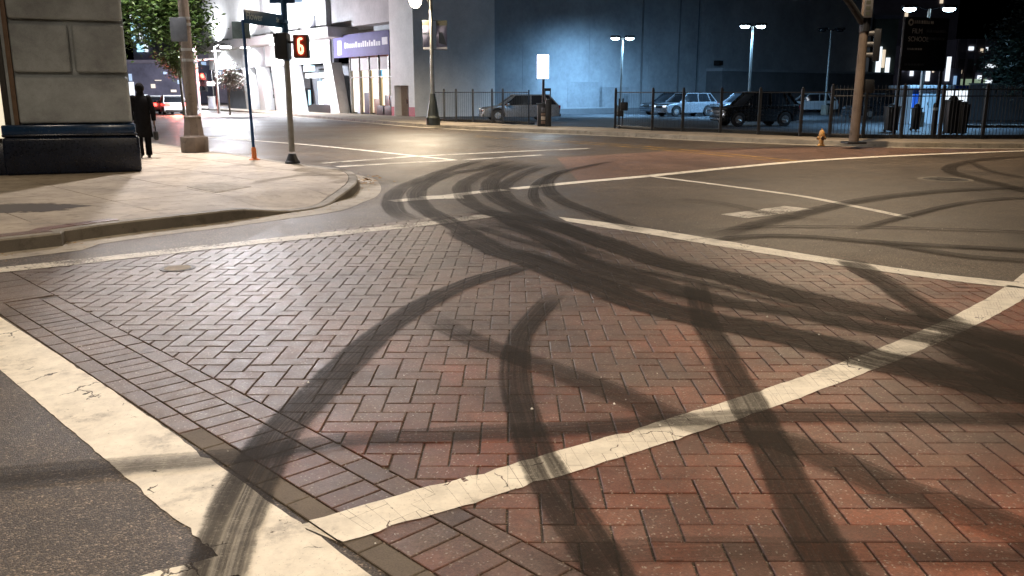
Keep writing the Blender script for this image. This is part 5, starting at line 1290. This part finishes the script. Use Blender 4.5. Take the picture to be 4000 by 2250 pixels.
c = MB(); qq = inset(ccw(q), .08); c.prism(qq, .15, .158); c.build('lid', 'cover_pale', uc)

# ---- litter -----------------------------------------------------------------------------------------------------
rr = random.Random(11); lf = MB()
lx_, ly_ = gp(908, 458)
for k in range(90):
    x = lx_ + rr.gauss(0, .2); y = ly_ + rr.gauss(0, .45); s = rr.uniform(.02, .06); a = rr.uniform(0, 6.3); M = Matrix.Translation((x, y, ZR + rr.uniform(.012, .05))) @ Matrix.Rotation(a, 4, 'Z') @ Matrix.Rotation(rr.uniform(-.6, .6), 4, 'X')
    lf.add([M @ Vector(v) for v in ((-s, 0, 0), (0, -s * .5, .004), (s, 0, 0), (0, s * .5, .004))], [(0, 1, 2, 3)])
for k in range(130):
    i = rr.randrange(n0, n0 + 40); p = KL[min(i, len(KL) - 1)]; d = off_line(KL, -.05 - abs(rr.gauss(0, .12)))[min(i, len(KL) - 1)]; s = rr.uniform(.01, .035); a = rr.uniform(0, 6.3)
    M = Matrix.Translation((d.x + rr.gauss(0, .1), d.y + rr.gauss(0, .1), ZR + rr.uniform(.012, .03))) @ Matrix.Rotation(a, 4, 'Z')
    lf.add([M @ Vector(v) for v in ((-s, 0, 0), (0, -s * .5, .004), (s, 0, 0), (0, s * .5, .004))], [(0, 1, 2, 3)])
tag(lf.build('leaf_litter', 'dry_leaf'), 'dry leaves and grit lying in the gutter', None, None, 'stuff')
cr = MB()
for k in range(260):
    X_ = rr.uniform(-4, 6); Y_ = rr.uniform(2.9, 12); s = rr.uniform(.002, .0045); a = rr.uniform(0, 6.3); M = Matrix.Translation((X_, Y_, .006)) @ Matrix.Rotation(a, 4, 'Z')
    cr.add([M @ Vector(v) for v in ((-s, -s, 0), (s, -s * .7, 0), (s * .8, s, 0), (-s, s * .6, 0), (0, 0, s * 1.4))], [(0, 1, 4), (1, 2, 4), (2, 3, 4), (3, 0, 4)])
for px, py in ((1338, 1033), (776, 966), (2160, 910), (1545, 1020), (1180, 620), (437, 490), (345, 492), (745, 478), (2060, 845), (2370, 578), (2155, 588), (1930, 800), (1660, 1075)):
    X_, Y_ = gp(px, py); s = rr.uniform(.005, .009); M = Matrix.Translation((X_, Y_, .16 if py < 500 and px < 800 else .009)) @ Matrix.Rotation(rr.uniform(0, 6), 4, 'Z')
    cr.add([M @ Vector(v) for v in ((-s, -s, 0), (s, -s * .7, 0), (s * .8, s, 0), (-s, s * .6, 0), (0, 0, s * 1.4))], [(0, 1, 4), (1, 2, 4), (2, 3, 4), (3, 0, 4)])
tag(cr.build('grit', 'scrap_paper'), 'pale grit and paper crumbs scattered on the crossing', None, None, 'stuff')

# ================================================================== VEHICLES
def side_prism(b, poly, y0, y1):
    """extrude an x-z outline across the car"""
    n = len(poly); poly = ccw(poly)
    vs = [(p[0], y0, p[1]) for p in poly] + [(p[0], y1, p[1]) for p in poly]
    b.add(vs, [tuple(range(n)), tuple(range(2 * n - 1, n - 1, -1))] + [(i, n + i, n + (i + 1) % n, (i + 1) % n) for i in range(n)])
def car(name, label, px, py, heading, L, W, H, style, paint, z=.1, group=None, brake=False, lights=None):
    x, y = gp(px, py, z); e = empty(name, (x, y, z), heading); tag(e, label, 'car', group)
    r = .345 if style != 'sedan' else .32
    if style == 'jeep': r = .39
    c = .24 if style != 'sedan' else .18
    xr, xf = -.30 * L, .31 * L; hb = .60 * H; hood = .56 * H
    if style == 'sedan': hb = .62 * H; hood = .58 * H
    def arch(xc):
        return [(xc + (r + .05) * math.cos(a), max(c, r + (r + .05) * math.sin(a))) for a in [R(180 - 15 * k) for k in range(13)]]
    o = [(-.49 * L, c + .05)] + [(xr - r - .05, c)] + arch(xr)[1:-1] + [(xr + r + .05, c), (xf - r - .05, c)] + arch(xf)[1:-1] + [(xf + r + .05, c), (.485 * L, c + .03), (.5 * L, .30 * H)]
    if style == 'jeep': o += [(.495 * L, .56 * H), (.46 * L, .60 * H), (.20 * L, .62 * H), (-.49 * L, .62 * H), (-.5 * L, .35 * H)]; hb = .62 * H
    elif style == 'pickup': o += [(.49 * L, .50 * H), (.44 * L, .57 * H), (.18 * L, .62 * H), (-.49 * L, .62 * H), (-.5 * L, .35 * H)]; hb = .62 * H
    elif style == 'sedan': o += [(.485 * L, .44 * H), (.42 * L, .52 * H), (.22 * L, .60 * H), (-.30 * L, .64 * H), (-.47 * L, .62 * H), (-.5 * L, .40 * H)]
    else: o += [(.485 * L, .46 * H), (.42 * L, .54 * H), (.22 * L, .61 * H), (-.47 * L, .63 * H), (-.5 * L, .42 * H)]
    b = MB(); side_prism(b, o, -W / 2, W / 2); body = b.build('body', paint, e, .05, True, 3)
    b = MB(); b.box((-.46 * L, -W / 2 + .14, c + .04), (.46 * L, W / 2 - .14, hb - .12)); b.build('underbody', 'tyre', e)
    gh = {'suv': [(.24 * L, hb), (.08 * L, .96 * H), (-.36 * L, .97 * H), (-.475 * L, hb)], 'jeep': [(.17 * L, hb), (.11 * L, .97 * H), (-.47 * L, .97 * H), (-.485 * L, hb)],
          'sedan': [(.23 * L, hb - .03), (.06 * L, .96 * H), (-.20 * L, .96 * H), (-.36 * L, hb)], 'pickup': [(.19 * L, hb), (.08 * L, .97 * H), (-.13 * L, .97 * H), (-.16 * L, hb)]}[style]
    wb_, wt = W * .46, W * (.38 if style != 'jeep' else .43)
    vs = [(p[0], s * (wb_ if i in (0, 3) else wt), p[1]) for s in (-1, 1) for i, p in enumerate(gh)]
    b = MB(); b.add(vs, [(3, 2, 1, 0), (4, 5, 6, 7), (0, 1, 5, 4), (1, 2, 6, 5), (2, 3, 7, 6)]); b.build('windows', 'car_glass', e, .03, True)
    b = MB(); b.prism([(gh[1][0] + .05, -wt - .015), (gh[1][0] + .05, wt + .015), (gh[2][0] - .05, wt + .015), (gh[2][0] - .05, -wt - .015)], .955 * H, H); b.build('roof', paint, e, .025, True)
    for s in (-1, 1):
        def pt(q, top): return Vector((q[0], s * ((wt if top else wb_) + .008), q[1]))
        mids = [(gh[0], gh[1]), (gh[3], gh[2])]
        mx = (gh[0][0] + gh[3][0]) / 2; mids.append(((mx, hb), (mx - .02, .96 * H)))
        if style == 'suv': mids.append(((-.36 * L, hb), (-.30 * L, .96 * H)))
        for q0, q1 in mids:
            b = MB(); b.tube([pt(q0, False), pt(q1, True)], .035, 6); b.build('pillar', paint, e)
        b = MB(); b.box((.16 * L, s * (W / 2 + .02), hb - .02), (.20 * L, s * (W / 2 + .17), hb + .12) if s > 0 else (.20 * L, s * (W / 2 + .02), hb + .12)) if s > 0 else b.box((.16 * L, -W / 2 - .17, hb - .02), (.20 * L, -W / 2 - .02, hb + .12)); b.build('mirror', paint, e, .02)
        b = MB(); b.box((.455 * L, s * W * .33 - .16, .40 * H), (.502 * L, s * W * .33 + .16, .47 * H)); b.build('headlight', lights or 'rim', e, .02)
        b = MB(); b.box((-.507 * L, s * W * .34 - .2, .44 * H), (-.46 * L, s * W * .34 + .2, .60 * H)); b.build('tail_light', 'tail_lamp' if brake else 'red_paint_plain', e, .02)
        for xw in (xr, xf):
            yo = s * (W / 2 - .10)
            b = MB(); ring = []
            for (rr_, yy) in ((r * .62, -.10), (r * .92, -.11), (r, -.06), (r, .06), (r * .92, .11), (r * .62, .10)): ring.append((rr_, yy))
            b.tube([(xw, yo + yy, r) for rr_, yy in ring], [rr_ for rr_, yy in ring], 18); wl_ = b.build('wheel', 'tyre', e, 0, True)
            b = MB(); b.tube([(xw, yo + s * .085, r), (xw, yo + s * .112, r)], [r * .58, r * .52], 14); b.build('rim', 'rim', wl_)
            for k in range(5):
                a = k * 2 * math.pi / 5; b = MB(); b.tube([(xw, yo + s * .118, r), (xw + r * .5 * math.cos(a), yo + s * .112, r + r * .5 * math.sin(a))], .028, 5); b.build('spoke', 'grey_metal', wl_)
    b = MB(); b.box((.49 * L, -W * .40, c + .02), (.512 * L, W * .40, c + .17)); b.build('front_bumper', 'dark_frame' if style in ('jeep', 'pickup') else paint, e, .02)
    b = MB(); b.box((-.512 * L, -W * .44, c + .04), (-.49 * L, W * .44, c + .2)); b.build('rear_bumper', 'dark_frame', e, .02)
    b = MB(); b.box((.49 * L, -W * .2, .36 * H), (.506 * L, W * .2, .46 * H)); b.build('grille', 'dark_frame', e, .01)
    b = MB(); b.box((-.507 * L, -.16, .36 * H), (-.495 * L, .16, .42 * H)); b.build('number_plate', 'sign_white', e)
    if style == 'jeep':
        b = MB(); b.tube([(-.5 * L, 0, .52 * H), (-.56 * L, 0, .52 * H)], .36, 18); b.build('spare_wheel', 'tyre', e, 0, True)
    if style == 'pickup':
        b = MB(); b.box((-.47 * L, -W * .42, hb - .01), (-.18 * L, W * .42, hb + .015)); b.build('bed_cover', 'dark_frame', e)
    return e
mat_plain('red_paint_plain', (.25, .012, .012), .3)
mat_plain('car_grey', (0.10, 0.105, 0.115), 0.3, 0, 0.08, 2, 0.5, 0, 0.6)
PK = 'cars parked in the lot'
car('parked_car', 'black sport utility car nearest the fence', 1896, 317, R(190), 3.9, 1.8, 1.66, 'suv', 'car_black', .1, PK)
car('parked_car', 'silver compact SUV parked by the blind wall', 1722, 292.5, R(205), 4.3, 1.8, 1.58, 'suv', 'car_silver', .1, PK, lights='white_window')
car('parked_car', 'dark car half hidden behind the silver compact SUV', 1690, 288.5, R(205), 4.6, 1.8, 1.6, 'suv', 'car_dark', .1, PK)
car('parked_car', 'silver car half hidden behind the black sport utility car', 1872, 296, R(200), 4.6, 1.8, 1.62, 'suv', 'car_silver', .1, PK)
car('parked_car', 'white hatchback parked on the far side of the lot', 2034, 283, R(184), 4.2, 1.78, 1.52, 'suv', 'car_white', .1, PK)
car('parked_car', 'dark car behind the picket fence beside the signal pole', 2218, 300, R(190), 4.5, 1.8, 1.55, 'suv', 'car_dark', .1, PK)
car('parked_car', 'grey car waiting behind the pay station', 1306, 305, R(190), 4.4, 1.8, 1.5, 'suv', 'car_grey', .1, PK)
hd = R(90) + math.atan(.6 / .8)
car('sedan', 'white sedan braking on the side street with red tail lights', 436, 287, R(118), 4.7, 1.85, 1.48, 'sedan', 'car_white', 0, 'cars driving away', True)
car('sedan', 'pale car beside the braking white sedan, mostly behind the person', 402, 285.5, R(118), 4.6, 1.8, 1.45, 'sedan', 'car_white', 0, 'cars driving away', True)
for px in (436, 402):
    x, y = gp(px, 285.5, 0)
    s_ = [o for o in bpy.data.objects if o.get('category') == 'car' and o.get('group') == 'cars driving away'][0 if px == 436 else 1]
    lamp('brake_light', s_, (-2.7, 0, .8), 'SPOT', 2200, (1, .12, .07), .2, 150, (-1, 0, -.12), .5)

# ================================================================== LOT FURNITURE
Y = 46; p = at(2286, 308, Y); bo = empty('parking_booth', (p.x, Y, .1)); tag(bo, 'pale parking booth with flat roof and blue panel', 'booth')
w_ = xat(2372, Y) - p.x; zr = hz(222, Y) - .1; z2 = hz(212, Y) - .1
b = MB(); b.box((0, 0, 0), (w_ * .88, 2.0, zr)); b.build('wall', 'booth_panel', bo)
b = MB(); b.box((-.25, -.35, zr), (w_ * .95, 2.3, zr + .16)); b.build('roof', 'booth_panel', bo, .02)
b = MB(); b.box((.06, -.02, zr * .42), (.36, -.002, zr * .97)); b.build('blue_panel', 'booth_blue', bo)
b = MB(); b.box((.52 * w_, -.02, zr * .45), (.70 * w_, -.002, zr * .9)); b.build('window', 'sign_white', bo)
b = MB(); b.box((.30 * w_, -.03, .05), (.50 * w_, -.002, zr * .86)); dd = b.build('door', 'booth_panel', bo); b = MB(); b.box((.47 * w_, -.06, .95), (.485 * w_, -.03, 1.1)); b.build('door_handle', 'dark_frame', dd)
Y = 58; p = at(2398, 262, Y); w_ = xat(2468, Y) - p.x; bo = empty('canopy_shelter', (p.x, Y, .1)); tag(bo, 'open shelter with bright white panels beyond the black bins', 'shelter')
z1 = hz(214, Y) - .1; z0 = hz(224, Y) - .1
b = MB(); b.box((-.3, -.5, z0), (w_ + .6, 2, z1)); b.build('roof', 'booth_panel', bo, .03)
for t in (0, .48, 1.0):
    b = MB(); b.tube([(t * w_, 0, 0), (t * w_, 0, z0)], .06, 8); b.build('post', 'grey_metal', bo)
b = MB(); b.box((.02, 1.2, .9), (w_ * .46, 1.3, z0 - .1)); b.build('lit_panel', 'white_window', bo)
b = MB(); b.box((.5 * w_, 1.2, 1.0), (w_ * .98, 1.3, z0 - .1)); b.build('lit_panel', 'white_window', bo)
b = MB(); b.box((-.28, -.56, z0 + .02), (w_ * .3, -.505, z1 - .04)); b.build('roof_sign', 'booth_blue', bo)
# low wall behind the pickets at the right
Y = 52; a = at(2440, 268, Y); w_ = xat(2760, Y) - a.x
lw = empty('low_wall', (a.x, Y, .1)); tag(lw, 'low bluish wall at the back of the lot beside the shelter', 'wall')
b = MB(); b.box((0, 0, 0), (w_, .25, hz(213, Y) - .1)); b.build('wall', 'low_wall', lw); b = MB(); b.box((-.05, -.08, hz(213, Y) - .1), (w_, .33, hz(209, Y) - .1)); b.build('coping', 'big_wall', lw)
for k in range(6):
    x = xat(2452 + 24 * k, 40); ws = MB(); ws.box((-.85, -.09, 0), (.85, .09, .15)); o = ws.build('wheel_stop', 'pale_concrete', None, .03); o.location = (x + .15 * k, 40.5, .10)
    tag(o, ('first', 'second', 'third', 'fourth', 'fifth', 'sixth')[k] + ' pale concrete wheel stop from the bins, behind the picket fence', 'wheel stop', 'wheel stops behind the picket fence')
def bin_(label, px, py, w, h, lidh=.12, pole=None):
    x, y = gp(px, py, .1); e = empty('trash_bin', (x, y + .4, .1)); tag(e, label, 'bin')
    b = MB(); vs = []
    for z, k in ((0.06, .82), (h, 1.0)):
        for a, c in ((-.5, -.5), (.5, -.5), (.5, .5), (-.5, .5)): vs.append((a * w * k, c * w * k, z))
    b.add(vs, [(0, 3, 2, 1), (4, 5, 6, 7), (0, 1, 5, 4), (1, 2, 6, 5), (2, 3, 7, 6), (3, 0, 4, 7)]); b.build('tub', 'bin_black', e, .03)
    b = MB(); b.box((-w * .54, -w * .54, h), (w * .54, w * .54, h + .05)); b.sphere((0, 0, h + .04), w * .4, 10, 6, (1, 1, lidh / (w * .4))); b.build('lid', 'bin_black', e, .01)
    for s in (-1, 1):
        b = MB(); b.tube([(s * w * .3 - .03, w * .45, .07), (s * w * .3 + .03, w * .45, .07)], .07, 10); b.build('wheel', 'tyre', e)
    return e
bin_('tallest black bin just behind the picket fence', 2402, 340, .48, 1.28, .16)
bin_('narrow black bin next to the tallest black bin', 2432, 341, .32, 1.12)
bin_('squat black bin in front of the pale booth', 2312, 330, .34, .92, .2)
bin_('black bin under the film school sign', 2250, 333, .5, 1.0)
x, y = gp(2362, 343, .1); e = empty('bollard', (x, y + .5, .1)); tag(e, 'slim dark bollard between the sign post and the bins', 'bollard')
b = MB(); b.lathe([(.09, 0), (.09, 1.15), (.06, 1.22), (0, 1.24)], (0, 0, 0), 12); b.build('post', 'bin_black', e); b = MB(); b.lathe([(.095, .95), (.095, 1.05)], (0, 0, 0), 12); b.build('reflective_band', 'sign_white', e)

# ================================================================== PERSON
x, y = gp(367, 397, .15)
pe = empty('person', (x, y, .15), R(28)); tag(pe, 'person in long black coat walking away with a handbag past the building corner', 'person')
def skin(name, verts, edges, radii, mat, parent, root=0, sub=2):
    me = bpy.data.meshes.new(name); me.from_pydata(verts, edges, []); me.materials.append(MATS[mat])
    o = link(name, me, parent); md = o.modifiers.new('skin', 'SKIN'); md.use_smooth_shade = True
    for i, r in enumerate(radii):
        sv = me.skin_vertices[0].data[i]; sv.radius = (r, r) if not isinstance(r, tuple) else r; sv.use_root = (i == root)
    ss_ = o.modifiers.new('sub', 'SUBSURF'); ss_.levels = sub; ss_.render_levels = sub
    return o
J = {'pel': (0, 0, .93), 'wai': (0, 0, 1.08), 'che': (0, .02, 1.30), 'neck': (0, .02, 1.48), 'jaw': (0, .045, 1.56), 'head': (0, .04, 1.66), 'top': (0, .03, 1.72),
     'lsh': (-.17, .01, 1.42), 'lel': (-.25, -.02, 1.13), 'lwr': (-.24, .08, .90), 'rsh': (.17, .01, 1.42), 'rel': (.25, -.04, 1.14), 'rwr': (.26, .0, .89),
     'lhip': (-.09, 0, .90), 'lkn': (-.10, .06, .50), 'lan': (-.10, -.06, .09), 'lto': (-.11, .10, .04), 'rhip': (.09, 0, .90), 'rkn': (.09, .02, .50), 'ran': (.09, .03, .09), 'rto': (.10, .20, .04)}
names = list(J); idx = {n_: i for i, n_ in enumerate(names)}; V_ = [J[n_] for n_ in names]
E_ = [('pel', 'wai'), ('wai', 'che'), ('che', 'neck'), ('neck', 'jaw'), ('jaw', 'head'), ('head', 'top'), ('che', 'lsh'), ('lsh', 'lel'), ('lel', 'lwr'), ('che', 'rsh'), ('rsh', 'rel'), ('rel', 'rwr'),
      ('pel', 'lhip'), ('lhip', 'lkn'), ('lkn', 'lan'), ('lan', 'lto'), ('pel', 'rhip'), ('rhip', 'rkn'), ('rkn', 'ran'), ('ran', 'rto')]
rad = dict(pel=(.16, .12), wai=(.14, .11), che=(.165, .12), neck=.06, jaw=.08, head=.098, top=.07, lsh=.075, lel=.05, lwr=.034, rsh=.075, rel=.05, rwr=.034, lhip=.09, lkn=.06, lan=.042, lto=.035, rhip=.09, rkn=.06, ran=.042, rto=.035)
EI = [(idx[a], idx[b_]) for a, b_ in E_]; RA = [rad[n_] for n_ in names]
# hands: palm and five fingers grown from each wrist
for s, wn_ in ((-1, 'lwr'), (1, 'rwr')):
    w0 = Vector(J[wn_]); pm = w0 + Vector((s * .005, .01, -.075)); i0 = len(V_); V_.append(tuple(pm)); RA.append((.036, .02)); EI.append((idx[wn_], i0))
    for k, (oy, ln) in enumerate(((-.032, .062), (-.012, .076), (.010, .080), (.030, .070))):
        a = pm + Vector((0, oy, -.035)); b_ = a + Vector((-s * .006, 0, -ln * .55)); c_ = b_ + Vector((-s * .02, 0, -ln * .42)); j0 = len(V_)
        V_ += [tuple(a), tuple(b_), tuple(c_)]; RA += [.010, .009, .0075]; EI += [(i0, j0), (j0, j0 + 1), (j0 + 1, j0 + 2)]
    a = pm + Vector((-s * .01, .045, .02)); b_ = a + Vector((-s * .01, .022, -.04)); j0 = len(V_); V_ += [tuple(a), tuple(b_)]; RA += [.012, .009]; EI += [(i0, j0), (j0, j0 + 1)]
body = skin('body', V_, EI, RA, 'skin', pe)
# clothes
b = MB()
rings = [(.50, .215, .17, .01), (.62, .205, .16, .0), (.80, .20, .155, 0), (.95, .195, .15, 0), (1.10, .18, .14, 0), (1.26, .20, .145, .01), (1.38, .205, .135, .01), (1.45, .17, .11, .015), (1.50, .09, .085, .02), (1.53, .085, .085, .03)]
n = 20; vs = []; fs = []
for zz, a, d, oy in rings:
    for k in range(n):
        t = 2 * math.pi * k / n; w2 = 1 + .03 * math.sin(5 * t + zz * 7) * (1.5 - zz); vs.append((a * w2 * math.cos(t), oy + d * w2 * math.sin(t), zz))
for i in range(len(rings) - 1):
    for k in range(n): fs.append((i * n + k, i * n + (k + 1) % n, (i + 1) * n + (k + 1) % n, (i + 1) * n + k))
b.add(vs, fs); coat = b.build('coat', 'coat_cloth', pe, 0, True)
for s, a_, e_, w0 in (('l', 'lsh', 'lel', 'lwr'), ('r', 'rsh', 'rel', 'rwr')):
    b = MB(); A0, E0, W0 = (Vector(J[q]) for q in (a_, e_, w0)); b.sphere(A0, .085, 12, 8); b.tube([A0, (A0 + E0) / 2, E0, (E0 + W0) / 2, W0 + Vector((0, 0, .01))], [.088, .078, .068, .06, .052], 12); b.build('sleeve', 'coat_cloth', coat, 0, True)
    k_ = (s + 'hip', s + 'kn', s + 'an'); H0, K0, N0 = (Vector(J[q]) for q in k_); b = MB(); b.tube([H0, (H0 + K0) / 2, K0, (K0 + N0) / 2, N0 + Vector((0, 0, -.02))], [.105, .092, .08, .072, .074], 12); b.build('trouser_leg', 'trouser_cloth', pe, 0, True)
    T0_ = Vector(J[s + 'to']); b = MB(); b.sphere((N0 + T0_) / 2 + Vector((0, .0, -.012)), .1, 12, 8, (.48, 1.5, .52)); b.build('shoe', 'bin_black', pe, 0, True)
b = MB(); b.sphere((0, .025, 1.672), .122, 16, 12, (.86, .96, 1.02)); b.sphere((0, -.005, 1.60), .10, 14, 10, (.82, .85, .9)); b.build('hair', 'hair', pe, 0, True)
b = MB(); b.tube([(0, .02, 1.49), (0, .025, 1.56)], [.10, .085], 14); b.build('scarf', 'coat_cloth', pe, 0, True)
for s in (-1, 1):
    b = MB(); b.sphere((s * .040, .132, 1.665), .014, 8, 6); b.build('eye', 'sign_white', body)
    b = MB(); b.sphere((s * .098, .04, 1.65), .03, 8, 6, (.4, .8, 1.1)); b.build('ear', 'skin', body)
b = MB(); b.sphere((0, .145, 1.64), .02, 8, 6, (.7, 1, 1.3)); b.build('nose', 'skin', body); b = MB(); b.sphere((0, .132, 1.595), .022, 8, 6, (1.1, .4, .35)); b.build('mouth', 'skin', body)
# handbag held in the right hand
hb_ = empty('handbag', (0, 0, 0)); q = Matrix.Translation((x, y, .15)) @ Matrix.Rotation(R(28), 4, 'Z') @ Vector((.275, .01, .55)); hb_.location = q; hb_.rotation_euler = (0, 0, R(28)); tag(hb_, 'small dark handbag held by the walking person', 'handbag')
b = MB(); b.box((-.05, -.13, -.13), (.05, .13, .09)); b.build('bag_body', 'bag_leather', hb_, .03)
b = MB(); b.tube([(0, -.09, .08), (0, -.07, .19), (0, 0, .235), (0, .07, .19), (0, .09, .08)], .01, 6); b.build('handle', 'bag_leather', hb_)

# ================================================================== TREES
def tree(name, label, base, H, crown_c, crown_r, n_leaf, size, leafm, barkm, seed, trunk_r=.14, gapf=.35, group=None, lean=.8):
    rr = random.Random(seed); e = empty(name, base); tag(e, label, 'tree', group)
    cc = Vector(crown_c) - Vector(base); cr = Vector(crown_r)
    tip = Vector((cc.x * lean, cc.y * lean, cc.z - cr.z * .35)); b = MB()
    mid = Vector((tip.x * .25, tip.y * .25, tip.z * .55)) + Vector((rr.uniform(-.12, .12), rr.uniform(-.12, .12), 0))
    b.tube([(0, 0, -.05), (0, 0, .15), mid, tip], [trunk_r * 1.5, trunk_r * 1.05, trunk_r * .85, trunk_r * .6], 10)
    clumps = []
    for k in range(26):
        while True:
            v = Vector((rr.uniform(-1, 1), rr.uniform(-1, 1), rr.uniform(-1, 1)))
            if .25 < v.length < 1: break
        clumps.append(cc + Vector((v.x * cr.x, v.y * cr.y, v.z * cr.z)) * .86)
    for c in clumps[:14]:
        m2 = tip.lerp(c, .5) + Vector((rr.uniform(-.15, .15), rr.uniform(-.15, .15), .12)); b.tube([tip - Vector((0, 0, rr.uniform(0, tip.z * .2))), m2, c], [trunk_r * .42, trunk_r * .25, trunk_r * .08], 6)
    b.build('trunk', barkm, e, 0, True)
    V_, F_, r_ = [], [], []
    for i in range(n_leaf):
        c = rr.choice(clumps); sp = min(cr) * gapf
        p = c + Vector((rr.gauss(0, sp), rr.gauss(0, sp), rr.gauss(0, sp * .75)))
        s = size * rr.uniform(.6, 1.25); M = Matrix.Translation(p) @ Matrix.Rotation(rr.uniform(0, 6.3), 4, 'Z') @ Matrix.Rotation(rr.gauss(0, .7), 4, 'X') @ Matrix.Rotation(rr.gauss(0, .5), 4, 'Y')
        o = len(V_); V_ += [tuple(M @ Vector(v)) for v in ((-s, 0, 0), (-.1 * s, -.42 * s, .06 * s), (s, 0, -.1 * s), (-.1 * s, .42 * s, .06 * s))]; F_ += [(o, o + 1, o + 2), (o, o + 2, o + 3)]; q = min(1, max(0, rr.gauss(.45, .25))); r_ += [q, q]
    me = bpy.data.meshes.new('crown'); me.from_pydata(V_, [], F_); me.materials.append(MATS[leafm]); a = me.attributes.new('rnd', 'FLOAT', 'FACE'); a.data.foreach_set('value', r_)
    link('crown', me, e); return e
Y = 31; cx = at(408, 42, Y); tree('street_tree', 'leafy green street tree beside the stone building', (xat(490, Y), Y, .15), 7, (cx.x, Y, cx.z + .6), (1.45, 1.3, 1.75), 22000, .09, 'leaf_green', 'bark', 4, lean=.3)
Y = 62; cx = at(447, 172, Y); tree('street_tree', 'pale green street tree with bare leaning trunk farther down the side street', (xat(464, Y), Y, .15), 6, (cx.x, Y, cx.z + .3), (1.3, 1.2, .85), 3500, .1, 'leaf_pale', 'pale_bark', 9, .11)
Y = 64; cx = at(583, 195, Y); tree('street_tree', 'small dry pale tree in front of the dark buildings', (xat(579, Y), Y, .15), 4, (cx.x, Y, cx.z + .1), (.95, .9, .95), 2600, .085, 'leaf_dry', 'pale_bark', 13, .055)
Y = 44; cx = at(2590, 110, Y); tree('street_tree', 'black silhouetted tree at the edge of the lot', (cx.x + .6, Y, .1), 7, (cx.x + .2, Y, cx.z), (1.75, 1.6, 2.3), 12000, .12, 'leaf_dark', 'bark', 21)
